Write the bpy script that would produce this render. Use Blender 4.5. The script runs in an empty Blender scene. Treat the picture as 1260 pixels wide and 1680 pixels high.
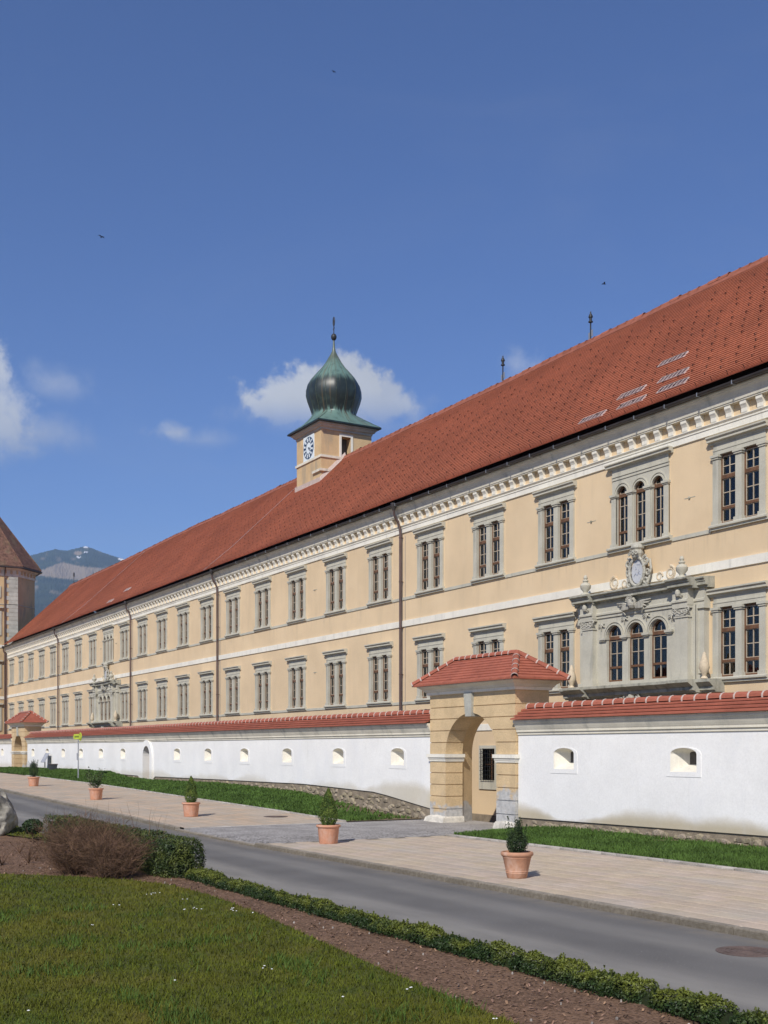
import bpy, math, random
import numpy as np
from mathutils import Vector, Matrix, noise as mnoise
from mathutils.geometry import delaunay_2d_cdt

R = math.radians
rnd = random.Random(7)
rng = np.random.default_rng(11)
sc = bpy.context.scene
COL = sc.collection

# ------------------------------------------------------------------ camera
cd = bpy.data.cameras.new('camera')
cam = bpy.data.objects.new('camera', cd)
COL.objects.link(cam)
cam.location = (0, 0, 2.4)
cam.rotation_euler = (R(90), 0, R(60))
cd.sensor_fit = 'VERTICAL'
cd.sensor_height = 36
cd.lens = 40.29
cd.shift_y = 0.2315
cd.clip_start = 0.1
cd.clip_end = 30000
sc.camera = cam

# ------------------------------------------------------------------ light
HAZE = 1.15e-4
SUN_EL, SUN_AZ = 40.0, 142.0          # azimuth clockwise from +Y
S = Vector((math.sin(R(SUN_AZ)) * math.cos(R(SUN_EL)), math.cos(R(SUN_AZ)) * math.cos(R(SUN_EL)), math.sin(R(SUN_EL))))
sl = bpy.data.lights.new('sun', 'SUN')
sl.energy = 4.2
sl.angle = R(0.55)
sl.color = (1.0, 0.945, 0.86)
so = bpy.data.objects.new('sun', sl)
COL.objects.link(so)
so.location = (0, -20, 40)
so.rotation_euler = (-S).to_track_quat('-Z', 'Y').to_euler()

sc.view_settings.view_transform = 'Standard'
sc.view_settings.look = 'None'
sc.view_settings.exposure = 0.2
sc.view_settings.gamma = 1.0
sc.view_settings.use_curve_mapping = False
sc.cycles.max_bounces = 5
sc.cycles.transparent_max_bounces = 8
sc.cycles.volume_bounces = 0
sc.cycles.use_denoising = True


# ------------------------------------------------------------------ node helper
class NT:
    def __init__(s, tree):
        s.t = tree

    def n(s, typ, ins=None, **props):
        nd = s.t.nodes.new(typ)
        for k, v in props.items():
            setattr(nd, k, v)
        for k, v in (ins or {}).items():
            s.put(nd.inputs[k], v)
        return nd

    def put(s, sock, v):
        if hasattr(v, 'is_linked') or hasattr(v, 'links'):
            s.t.links.new(v, sock)
        else:
            sock.default_value = v

    def m(s, op, a, b=0.0, c=0.0, clamp=False):
        nd = s.n('ShaderNodeMath', {0: a, 1: b, 2: c}, operation=op, use_clamp=clamp)
        return nd.outputs[0]

    def mix(s, f, a, b, blend='MIX'):
        nd = s.n('ShaderNodeMix', data_type='RGBA', blend_type=blend)
        for i, v in ((0, f), (6, a), (7, b)):
            if isinstance(v, tuple) and len(v) == 3:
                v = (*v, 1)
            s.put(nd.inputs[i], v)
        return nd.outputs[2]

    def noise(s, vec, scale, detail=4.0, rough=0.55, dist=0.0):
        nd = s.n('ShaderNodeTexNoise', {'Scale': scale, 'Detail': detail, 'Roughness': rough, 'Distortion': dist})
        if vec is not None:
            s.t.links.new(vec, nd.inputs['Vector'])
        return nd.outputs['Fac']

    def rng(s, v, a, b, c=0.0, d=1.0, smooth=True):
        nd = s.n('ShaderNodeMapRange', {0: v, 1: a, 2: b, 3: c, 4: d}, interpolation_type='SMOOTHSTEP' if smooth else 'LINEAR')
        return nd.outputs[0]

    def xyz(s, vec):
        nd = s.n('ShaderNodeSeparateXYZ', {0: vec})
        return nd.outputs

    def comb(s, x, y, z):
        return s.n('ShaderNodeCombineXYZ', {0: x, 1: y, 2: z}).outputs[0]

    def scale(s, vec, sx, sy, sz):
        return s.n('ShaderNodeVectorMath', {0: vec, 1: (sx, sy, sz)}, operation='MULTIPLY').outputs[0]


# ------------------------------------------------------------------ world: daylight sky with a few fair-weather clouds
world = bpy.data.worlds.new('World')
sc.world = world
world.use_nodes = True
world.cycles.sampling_method = 'MANUAL'
world.cycles.sample_map_resolution = 256
W = NT(world.node_tree)
bg = world.node_tree.nodes['Background']
bg.inputs[1].default_value = 0.1
sky = W.n('ShaderNodeTexSky', sky_type='NISHITA', sun_disc=False)
sky.sun_elevation = R(SUN_EL)
sky.sun_rotation = R(SUN_AZ)
sky.altitude = 840
sky.air_density = 0.85
sky.dust_density = 0.15
sky.ozone_density = 4.0
hs = W.n('ShaderNodeHueSaturation', {'Hue': .513, 'Saturation': 1.14, 'Value': 1.08, 'Color': sky.outputs[0]})
gen = W.n('ShaderNodeTexCoord').outputs['Generated']
dx, dy, dz = W.xyz(gen)
az = W.m('ARCTAN2', dy, W.m('MULTIPLY', dx, -1.0))
el = W.m('ARCSINE', dz)
cn = W.noise(gen, 26.0, 9.0, 0.60, 0.2)
cn2 = W.noise(gen, 5.0, 5.0, 0.6)


def direction(px, py):
    t = math.atan((px - 630) / 1880)
    return R(30) + t, math.atan((1229 - py) / 1880 * math.cos(t))


dens = None
# azimuth / elevation (as seen from the lawn), half sizes, strength, softness of the edge
CL = [(direction(472, 655), .036, .025, 1.0, .28), (direction(556, 642), .051, .028, 1.0, .28), (direction(630, 658), .025, .023, .85, .34),
      (direction(540, 682), .090, .022, .50, .75), (direction(-18, 610), .018, .030, .9, .3), (direction(-35, 690), .052, .044, .85, .5),
      (direction(75, 712), .050, .020, .5, .9), (direction(92, 630), .036, .020, .42, .9), (direction(278, 711), .030, .013, .85, .7),
      (direction(335, 722), .040, .012, .36, .95), (direction(848, 600), .026, .019, .45, .7), (direction(640, 700), .040, .012, .2, .95),
      ((R(-14), R(15)), .14, .06, .9, .4), ((R(-50), R(18)), .12, .05, .8, .5), ((R(82), R(19)), .12, .05, .9, .4),
      ((R(110), R(13)), .2, .06, .8, .5), ((R(150), R(17)), .12, .05, .8, .5), ((R(-100), R(14)), .2, .06, .8, .5), ((R(-150), R(18)), .14, .05, .8, .5)]
for (a0, e0), wa, we, st, soft in CL:
    u = W.m('DIVIDE', W.m('SUBTRACT', az, a0), wa)
    v = W.m('DIVIDE', W.m('SUBTRACT', el, e0), we)
    q = W.m('SQRT', W.m('ADD', W.m('MULTIPLY', u, u), W.m('MULTIPLY', v, v)))
    k = W.m('SUBTRACT', 1.06, q)
    k = W.m('ADD', k, W.m('MULTIPLY', W.m('SUBTRACT', cn, 0.5), 2.6))
    k = W.m('MULTIPLY', W.rng(k, 0.0, soft * 1.6), W.m('MULTIPLY', st, W.rng(v, -1.35, .15)))
    dens = k if dens is None else W.m('MAXIMUM', dens, k)
lum = W.m('MULTIPLY', W.rng(cn2, 0.3, 0.7, 0.8, 1.12), W.rng(el, R(11), R(19), 0.78, 1.1))
cc = W.mix(1.0, (5.5, 5.75, 6.3), W.comb(lum, lum, lum), 'MULTIPLY')
veil = W.noise(W.scale(gen, 2.2, 2.2, 7.0), 1.0, 6.0, 0.6, 0.6)        # the faintest high cirrus
skyc = W.mix(W.rng(veil, .48, .8, 0, .10), hs.outputs[0], (3.6, 3.9, 4.5))
W.put(bg.inputs[0], W.mix(dens, skyc, cc))


# ------------------------------------------------------------------ materials
def material(name, col, rough=.85, var=.14, vs=2.0, fine=.10, fs=25.0, bump=0.0, bs=30.0, spec=.25, rv=0.0, hv=0.0,
             stretch=(1, 1, 1), metallic=0.0, over=None):
    """procedural surface: two scales of colour variation, optional relief, per-piece variation (rv value, hv hue)"""
    m = bpy.data.materials.new(name)
    m.use_nodes = True
    N = NT(m.node_tree)
    b = m.node_tree.nodes['Principled BSDF']
    co = N.n('ShaderNodeTexCoord').outputs['Object']
    cs = N.scale(co, *stretch) if stretch != (1, 1, 1) else co
    c0 = tuple(max(0, x * (1 - var)) for x in col)
    c1 = tuple(min(1, x * (1 + var)) for x in col)
    c = N.mix(N.rng(N.noise(cs, vs, 5), .3, .7), c0, c1)
    if fine:
        f = N.rng(N.noise(cs, fs, 3), .25, .75, 1 - fine, 1 + fine)
        c = N.mix(1.0, c, N.comb(f, f, f), 'MULTIPLY')
    if over:
        c = over(N, co, c)
    if rv or hv:
        oi = N.n('ShaderNodeObjectInfo').outputs['Random']
        ge = N.n('ShaderNodeNewGeometry').outputs['Random Per Island']
        r = N.m('FRACT', N.m('ADD', oi, N.m('MULTIPLY', ge, 3.7)))
        r2 = N.m('FRACT', N.m('MULTIPLY', r, 7.31))
        h = N.n('ShaderNodeHueSaturation', {'Hue': N.rng(r2, 0, 1, .5 - hv, .5 + hv, False), 'Saturation': N.rng(r2, 0, 1, 1 - hv * 8, 1 + hv * 8, False),
                                            'Value': N.rng(r, 0, 1, 1 - rv, 1 + rv, False), 'Color': c})
        c = h.outputs[0]
    N.put(b.inputs['Base Color'], c)
    b.inputs['Roughness'].default_value = rough
    b.inputs['Specular IOR Level'].default_value = spec
    b.inputs['Metallic'].default_value = metallic
    if bump:
        bn = N.n('ShaderNodeBump', {'Strength': bump, 'Distance': .02, 'Height': N.noise(cs, bs, 4)})
        N.put(b.inputs['Normal'], bn.outputs[0])
    return m


def o_streaks(dark, amt, sx=5.0, sz=.5, lo=.52, hi=.75):
    def f(N, co, c):
        k = N.rng(N.noise(N.scale(co, sx, sx, sz), 1.0, 5), lo, hi, 0, amt)
        return N.mix(k, c, dark)
    return f


def o_wallstain(N, co, c):
    """rising damp and splashed mud along the foot of the whitewashed wall, faint grey patches above"""
    x, y, z = N.xyz(co)
    n1 = N.noise(N.scale(co, .26, .3, .3), 1.0, 3)
    n2 = N.noise(N.scale(co, 5, 5, 5), 1.0, 4)
    foot = N.rng(x, -33, -31, .88, .40)                       # the render ends higher left of the gate
    hgt = N.m('SUBTRACT', z, foot)
    reach = N.m('ADD', N.rng(n1, .32, .62, .06, .48), N.m('MULTIPLY', N.m('SUBTRACT', n2, .5), .12))
    k = N.rng(N.m('DIVIDE', hgt, N.m('MAXIMUM', reach, .03)), .25, 1.15, 1, 0)
    k = N.m('MULTIPLY', k, N.m('MULTIPLY', N.rng(n1, .30, .50, .1, .70), N.rng(x, -40, -26, .45, 1)))
    c = N.mix(k, c, (.37, .285, .125))
    p = N.rng(N.noise(N.scale(co, .9, .9, .35), 1.0, 5), .52, .75, 0, .35)
    c = N.mix(p, c, (.70, .71, .73))
    d_ = N.rng(N.noise(N.scale(co, 3.5, 3.5, .6), 1.0, 6, .7), .56, .74, 0, .22)
    return N.mix(d_, c, (.60, .58, .53))


def o_facade(N, co, c):
    """faint vertical runs and repaired patches on the ochre render"""
    k = N.rng(N.noise(N.scale(co, 3.0, 3.0, .35), 1.0, 6), .50, .78, 0, .34)
    c = N.mix(k, c, (.55, .43, .28))
    p = N.rng(N.noise(co, .55, 5), .54, .64, 0, .30)
    c = N.mix(p, c, (.74, .58, .38))
    x, y, z = N.xyz(co)
    up = N.m('MAXIMUM', N.rng(z, 8.1, 8.85, 0, 1), N.rng(z, 11.1, 11.75, 0, 1))      # dirt washed down below the sills and the eaves band
    up = N.m('MAXIMUM', N.m('MULTIPLY', up, N.rng(z, 8.86, 8.9, 1, 0)), N.m('MULTIPLY', N.rng(z, 11.1, 11.75), 1.0))
    s_ = N.rng(N.noise(N.scale(co, 7.0, 7.0, .25), 1.0, 4), .52, .72, 0, .32)
    return N.mix(N.m('MULTIPLY', up, s_), c, (.42, .33, .22))


def o_gate(N, co, c):
    """bare grey render low on the piers where the ochre has come off"""
    x, y, z = N.xyz(co)
    n1 = N.noise(co, 1.6, 5)
    n2 = N.noise(co, 7.0, 4)
    hi = N.rng(x, -30.5, -29.0, .62, 1.2)
    k = N.rng(N.m('ADD', N.m('SUBTRACT', z, hi), N.m('MULTIPLY', N.m('SUBTRACT', n1, .5), 1.7)), -.12, .05, 1, 0)
    c = N.mix(k, c, N.mix(N.rng(n2, .35, .65), (.40, .395, .38), (.53, .52, .495)))
    return N.mix(N.rng(n2, .58, .72, 0, .25), c, (.40, .29, .17))


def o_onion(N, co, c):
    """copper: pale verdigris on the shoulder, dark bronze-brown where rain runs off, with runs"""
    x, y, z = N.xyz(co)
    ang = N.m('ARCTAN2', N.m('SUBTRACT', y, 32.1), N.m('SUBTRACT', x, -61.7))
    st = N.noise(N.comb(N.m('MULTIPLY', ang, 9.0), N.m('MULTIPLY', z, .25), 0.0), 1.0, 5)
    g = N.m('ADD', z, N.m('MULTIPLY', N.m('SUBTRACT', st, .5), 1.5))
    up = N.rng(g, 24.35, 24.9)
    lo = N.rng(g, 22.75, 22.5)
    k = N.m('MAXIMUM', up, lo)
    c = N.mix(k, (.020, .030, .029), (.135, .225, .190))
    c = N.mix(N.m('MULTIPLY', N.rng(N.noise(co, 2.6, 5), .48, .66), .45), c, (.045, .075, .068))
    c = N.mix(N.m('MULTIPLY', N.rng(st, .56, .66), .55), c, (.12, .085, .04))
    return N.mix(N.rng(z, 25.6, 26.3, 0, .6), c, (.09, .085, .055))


def o_roof(N, co, c):
    """beaver-tail tiles: each tile its own tone"""
    x, y, z = N.xyz(co)
    v = N.comb(x, N.m('MULTIPLY', y, 1.414), 0.0)
    bt = N.n('ShaderNodeTexBrick', {'Vector': v, 'Color1': (1.08, 1.05, 1.02, 1), 'Color2': (.90, .90, .91, 1), 'Mortar': (.74, .72, .72, 1),
                                    'Scale': 1.0, 'Mortar Size': .012, 'Mortar Smooth': .3, 'Bias': .0, 'Brick Width': .19, 'Row Height': .165})
    c = N.mix(1.0, c, bt.outputs['Color'], 'MULTIPLY')
    k = N.rng(N.noise(N.scale(co, .25, .5, .5), 1.0, 5), .5, .72, 0, .4)
    c = N.mix(k, c, (.30, .098, .056))
    w_ = N.rng(N.noise(N.scale(co, 1.6, .22, .22), 1.0, 6, .65), .55, .75, 0, .28)
    c = N.mix(w_, c, (.24, .105, .07))
    l_ = N.rng(N.noise(co, 5.5, 4), .66, .78, 0, .16)
    return N.mix(l_, c, (.42, .20, .12))


def o_road(N, co, c):
    """pale worn wheel tracks, darker binder between, light grit, a few sealed cracks"""
    x, y, z = N.xyz(co)
    w = N.m('ADD', y, N.m('MULTIPLY', N.m('SUBTRACT', N.noise(N.scale(co, .08, .08, .08), 1.0, 2), .5), .9))
    k = N.m('ADD', N.rng(N.m('ABSOLUTE', N.m('SUBTRACT', w, 9.0)), .15, .75, 1, 0), N.rng(N.m('ABSOLUTE', N.m('SUBTRACT', w, 10.75)), .1, .55, .55, 0))
    k = N.m('MULTIPLY', k, N.rng(N.noise(N.scale(co, .5, 2, 1), 1.0, 4), .3, .7, .55, 1.0))
    c = N.mix(k, c, (.265, .252, .228))
    g = N.rng(N.noise(co, 45.0, 3), .66, .74, 0, .8)
    c = N.mix(g, c, (.40, .39, .36))
    e = N.m('ADD', N.rng(y, 11.2, 11.75, 0, .6), N.rng(y, 8.1, 7.8, 0, .5))
    e = N.m('MULTIPLY', e, N.rng(N.noise(co, 3.0, 4), .35, .65, .3, 1))
    return N.mix(e, c, (.26, .225, .175))


def o_cobble(N, co, c):
    vo = N.n('ShaderNodeTexVoronoi', {'Vector': co, 'Scale': 9.0, 'Randomness': .55}, feature='DISTANCE_TO_EDGE')
    k = N.rng(vo.outputs[0], .0, .12)
    return N.mix(k, (.12, .11, .10), c)


def o_paver(N, co, c):
    x, y, z = N.xyz(co)
    bt = N.n('ShaderNodeTexBrick', {'Vector': N.comb(x, y, 0.0), 'Color1': (1.1, 1.02, .95, 1), 'Color2': (.88, .92, .96, 1), 'Mortar': (.62, .6, .58, 1),
                                    'Scale': 1.0, 'Mortar Size': .012, 'Mortar Smooth': .4, 'Bias': .0, 'Brick Width': .62, 'Row Height': .41})
    c = N.mix(1.0, c, bt.outputs['Color'], 'MULTIPLY')
    k = N.rng(N.noise(N.scale(co, .5, .9, 1), 1.0, 5), .45, .7, 0, .5)
    return N.mix(k, c, (.46, .40, .33))


def o_pavwear(N, co, c):
    g = N.n('ShaderNodeNewGeometry').outputs['Position']
    k = N.rng(N.noise(N.scale(g, .45, .8, 1), 1.0, 5), .45, .7, 0, .55)
    return N.mix(k, c, (.45, .41, .36))


def o_lawn(N, co, c):
    a = N.rng(N.noise(co, .55, 5), .35, .68)
    c = N.mix(N.m('MULTIPLY', a, .6), c, (.135, .118, .016))
    b_ = N.rng(N.noise(co, 2.3, 4), .55, .72)
    c = N.mix(N.m('MULTIPLY', b_, .45), c, (.048, .088, .010))
    d_ = N.rng(N.noise(co, 1.1, 6, .7), .60, .74, 0, .55)
    return N.mix(d_, c, (.135, .108, .036))


def o_mulch(N, co, c):
    vo = N.n('ShaderNodeTexVoronoi', {'Vector': co, 'Scale': 38.0}, feature='F1')
    cv = N.xyz(vo.outputs['Color'])[0]
    c = N.mix(N.rng(cv, .55, .95, 0, .75), c, (.25, .155, .10))
    return N.mix(N.rng(cv, .3, .05, 0, .8), c, (.085, .050, .032))


def o_leaf(light, dark, s=5.0):
    def f(N, co, c):
        k = N.rng(N.noise(co, s, 4), .35, .68)
        c = N.mix(k, dark, light)
        g = N.n('ShaderNodeNewGeometry').outputs['Random Per Island']
        v = N.rng(g, 0, 1, .65, 1.4, False)
        return N.mix(1.0, c, N.comb(v, v, v), 'MULTIPLY')
    return f


def o_tips(N, co, c):
    """box: dark old leaves, yellow-green young growth on the crown"""
    x, y, z = N.xyz(co)
    n = N.noise(co, 4.0, 4)
    k = N.rng(N.m('ADD', z, N.m('MULTIPLY', N.m('SUBTRACT', n, .5), .42)), .08, .235)
    c = N.mix(k, (.022, .044, .009), (.122, .142, .020))
    g = N.n('ShaderNodeNewGeometry').outputs['Random Per Island']
    v = N.rng(g, 0, 1, .6, 1.4, False)
    return N.mix(1.0, c, N.comb(v, v, v), 'MULTIPLY')


MAT = {}


def mk(key, *a, **k):
    MAT[key] = material(key, *a, **k)


mk('facade_ochre', (.70, .535, .34), .9, .06, .5, .05, 30, bump=.12, bs=60, over=o_facade)
mk('whitewash', (.83, .82, .79), .9, .04, .7, .04, 22, bump=.28, bs=5, over=o_wallstain)
mk('white_render', (.79, .75, .65), .9, .06, 1.5, .04, 30, over=o_streaks((.42, .42, .38), .35))
mk('cornice_render', (.71, .665, .55), .9, .08, 1.2, .06, 30, over=o_streaks((.33, .33, .29), .6, 2.2, 1.2))
mk('grey_stone', (.505, .48, .395), .9, .07, 1.4, .07, 35, bump=.15, bs=40, over=o_streaks((.25, .25, .215), .45, 6, .7))
mk('weathered_stone', (.385, .375, .31), .9, .18, 2.5, .12, 30, bump=.3, bs=30, over=o_streaks((.15, .15, .12), .7, 5, .9, .5, .72))
mk('pale_carving', (.45, .43, .365), .85, .12, 8, .1, 40, over=o_streaks((.28, .27, .23), .6, 18, 10, .5, .66))
mk('scroll_plaster', (.60, .50, .36), .9, .10, 6)
mk('plaque_white', (.50, .51, .53), .8, .05, 5)
mk('plaque_lines', (.30, .33, .42), .8, .05, 5)
mk('bracket_shadow_ochre', (.56, .41, .22), .9, .06)
mk('roof_tile', (.385, .128, .068), .8, .10, .35, .10, 6, spec=.2, over=o_roof)
mk('ridge_tile', (.30, .105, .065), .8, .15, 3, .1, 20, rv=.18)
mk('old_tile', (.155, .082, .058), .85, .35, 3.5, .35, 14, over=o_streaks((.20, .15, .09), .6, 1.2, .6, .5, .7))
mk('coping_tile', (.36, .115, .072), .75, .10, 2.0, .08, 18, rv=.10, over=o_streaks((.25, .075, .05), .5, 3.0, 9, .5, .7))
mk('mortar', (.52, .42, .37), .9, .1, 6)
mk('gutter_metal', (.050, .042, .040), .45, .2, 2, spec=.5)
mk('pipe_metal', (.13, .085, .075), .45, .2, 1.0, spec=.5, metallic=.3)
mk('snow_hook', (.075, .040, .032), .6, .2)
mk('vent_frame', (.64, .53, .49), .7, .1)
mk('vent_glass', (.12, .066, .05), .4, .5, 5, spec=.5)
mk('sash_wood', (.150, .075, .038), .55, .25, 6, .15, 30, spec=.4)
mk('muntin_paint', (.46, .385, .29), .6, .1)
mk('inner_sash', (.50, .46, .40), .6, .08)
mk('curtain', (.52, .50, .46), .9, .1, 3)
mk('interior_dark', (.10, .085, .07), .9, .2)
mk('grille_iron', (.03, .028, .026), .6, .2, metallic=.4)
mk('gate_plaster', (.61, .455, .265), .92, .09, 2.2, .10, 25, bump=.5, bs=18, over=o_gate)
mk('gate_mortar', (.42, .29, .16), .95, .1)
mk('pier_base', (.62, .58, .50), .9, .16, 3, .15, 25, bump=.5, bs=14)
mk('rubble', (.31, .26, .185), .95, .22, 5, .2, 30, bump=.5, bs=25, rv=.28, hv=.012)
mk('rubble_mortar', (.25, .205, .15), .95, .2, 4, .2, 40, bump=.6, bs=35)
mk('door_wood', (.22, .15, .09), .8, .25, 2, stretch=(6, 6, .7))
mk('niche_tan', (.52, .36, .2), .9, .1)
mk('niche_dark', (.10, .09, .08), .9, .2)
mk('tower_ochre', (.60, .43, .24), .9, .08, .8, .06, 30, over=o_streaks((.36, .30, .22), .7, 2.0, .5, .48, .72))
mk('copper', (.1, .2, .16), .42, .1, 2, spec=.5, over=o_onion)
mk('copper_edge', (.016, .03, .034), .5, .3, 2, spec=.4)
mk('seam_copper', (.07, .085, .06), .5, .3, 4, spec=.4)
mk('iron_dark', (.03, .032, .035), .5, .3, 5, spec=.4)
mk('clock_white', (.70, .77, .80), .6, .03)
mk('clock_blue', (.040, .070, .125), .5, .1)
mk('quoin_stone', (.46, .455, .40), .9, .12, 2, .08, 20, rv=.1)
mk('asphalt', (.150, .145, .138), .9, .10, .6, .16, 70, bump=.35, bs=120, over=o_road)
mk('paving', (.50, .405, .305), .9, .09, .7, .08, 12, over=o_paver)
mk('paver', (.50, .405, .305), .9, .06, 1.5, .10, 25, bump=.3, bs=40, rv=.07, hv=.008, over=o_pavwear)
mk('joint_sand', (.30, .255, .20), .95, .2, 3)
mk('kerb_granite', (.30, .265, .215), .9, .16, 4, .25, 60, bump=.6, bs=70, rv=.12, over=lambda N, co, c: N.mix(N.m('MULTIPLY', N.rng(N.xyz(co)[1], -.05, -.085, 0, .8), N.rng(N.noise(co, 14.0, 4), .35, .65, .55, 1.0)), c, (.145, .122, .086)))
mk('edging_granite', (.42, .385, .34), .9, .16, 4, .2, 50, bump=.5, bs=50, rv=.18)
mk('cobble', (.37, .35, .33), .9, .18, 1.2, .2, 18, over=o_cobble)
mk('court_gravel', (.26, .235, .20), .95, .2, 2, .2, 40)
mk('court_dark', (.06, .05, .048), .8, .2, 2)
mk('earth', (.16, .12, .08), .95, .25, 1.5, .2, 20)
mk('turf_base', (.070, .082, .016), .95, .3, 2, .3, 40, over=o_lawn)
mk('bank_earth', (.15, .115, .07), .95, .3, 3, .3, 30, bump=.5, bs=20)
mk('grass_blade', (.084, .104, .009), .75, .2, 1.5, .3, 30, spec=.2, over=o_lawn)
mk('tuft_blade', (.070, .118, .020), .7, .2, 2, .3, 30, spec=.2)
mk('bank_blade', (.070, .125, .024), .75, .25, 1.2, .3, 30, spec=.2)
mk('mulch', (.178, .106, .064), .95, .2, 1.2, .2, 20, bump=.9, bs=45, over=o_mulch)
mk('bark_chip', (.21, .128, .085), .95, .4, 12, rv=.5, hv=.01)
mk('pebble', (.33, .295, .26), .9, .3, 6, rv=.3)
mk('daisy', (.80, .80, .77), .8, .05)
mk('box_leaf', (.03, .07, .012), .55, .1, spec=.35, over=o_tips)
mk('hedge_leaf', (.03, .07, .012), .55, .1, spec=.35, over=o_leaf((.098, .118, .022), (.024, .044, .011), 4))
mk('pale_leaf', (.30, .27, .09), .7, .2)
mk('dark_leaf', (.02, .04, .012), .6, .1, spec=.3, over=o_leaf((.045, .075, .022), (.014, .030, .010), 7))
mk('thuja_leaf', (.05, .09, .02), .7, .1, over=o_leaf((.140, .185, .034), (.045, .082, .016), 7))
mk('rose_leaf', (.06, .09, .03), .6, .1, over=o_leaf((.095, .14, .045), (.030, .055, .018), 6))
mk('stem', (.16, .12, .07), .9, .3, 6)
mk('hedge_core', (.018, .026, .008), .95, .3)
mk('twig', (.135, .080, .050), .95, .35, 4, rv=.35, hv=.012)
mk('terracotta', (.50, .265, .165), .8, .08, 3, .06, 20, spec=.25, over=o_streaks((.62, .42, .32), .7, 5, 3, .48, .68))
mk('terracotta_light', (.60, .30, .19), .75, .08, 3, .06, 20, spec=.25, over=o_streaks((.66, .44, .34), .6, 5, 2, .5, .68))
mk('potting_soil', (.07, .045, .03), .95, .3, 8)
mk('boulder', (.36, .335, .275), .95, .3, 1.6, .25, 9, bump=.9, bs=5, over=o_streaks((.13, .12, .09), .75, 2.2, 1.5, .48, .68))
mk('cast_iron', (.135, .098, .085), .7, .2, 4, .2, 40)
mk('sign_lime', (.50, .58, .05), .55, .05)
mk('sign_ink', (.10, .14, .02), .6, .1)
mk('galvanised', (.42, .43, .44), .45, .1, metallic=.6)
mk('board_grey', (.36, .37, .40), .6, .1)
mk('bin_dark', (.06, .065, .07), .6, .2)
mk('bird_black', (.02, .02, .022), .8, .1)
mk('hill_grass', (.12, .13, .05), .95, .2)

# hillside: land cover comes from the mesh itself (forest, meadow, snow)
m = bpy.data.materials.new('hillside')
m.use_nodes = True
N = NT(m.node_tree)
b = m.node_tree.nodes['Principled BSDF']
at = N.n('ShaderNodeAttribute', attribute_name='cover').outputs['Color']
cr, cg, cb = N.xyz(at)
pos = N.n('ShaderNodeTexCoord').outputs['Object']
fo = N.mix(N.rng(N.noise(pos, .012, 8, .7), .35, .7), (.010, .022, .018), (.034, .050, .032))
me = N.mix(N.noise(pos, .02, 6), (.21, .165, .115), (.30, .235, .17))
c = N.mix(cr, fo, me)
c = N.mix(cg, c, (.85, .87, .9))
N.put(b.inputs['Base Color'], c)
b.inputs['Roughness'].default_value = 1.0
MAT['hillside'] = m

# window glass: clear with a sky reflection
m = bpy.data.materials.new('window_glass')
m.use_nodes = True
N = NT(m.node_tree)
out = m.node_tree.nodes['Material Output']
m.node_tree.nodes.remove(m.node_tree.nodes['Principled BSDF'])
tr = N.n('ShaderNodeBsdfTransparent', {0: (.80, .84, .84, 1)})
gl = N.n('ShaderNodeBsdfGlossy', {0: (1, 1, 1, 1), 'Roughness': .03})
wob = N.n('ShaderNodeBump', {'Strength': .12, 'Distance': .02, 'Height': N.noise(N.n('ShaderNodeTexCoord').outputs['Object'], 3.0, 2)})
N.put(gl.inputs['Normal'], wob.outputs[0])
lw = N.n('ShaderNodeFresnel', {0: 1.6})
mxs = N.n('ShaderNodeMixShader', {0: N.m('MULTIPLY', lw.outputs[0], 1.0, clamp=True), 1: tr.outputs[0], 2: gl.outputs[0]})
N.put(out.inputs[0], mxs.outputs[0])
MAT['window_glass'] = m


# ------------------------------------------------------------------ mesh helpers
WLOC = {}


def wl(o):
    return WLOC.get(o.name, Vector((0, 0, 0))) if o else Vector((0, 0, 0))


def link(o, parent=None, at=(0, 0, 0)):
    COL.objects.link(o)
    a = Vector(at)
    WLOC[o.name] = a
    if parent is not None:
        o.parent = parent
        o.location = a - wl(parent)
    else:
        o.location = a
    return o


def empty(name, at):
    o = bpy.data.objects.new(name, None)
    o.empty_display_size = .3
    return link(o, None, at)


def tag(o, label=None, cat=None, group=None, kind=None):
    if label:
        o['label'] = label
    if cat:
        o['category'] = cat
    if group:
        o['group'] = group
    if kind:
        o['kind'] = kind
    return o


def inst(name, mesh, parent, at):
    return link(bpy.data.objects.new(name, mesh), parent, at)


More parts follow.
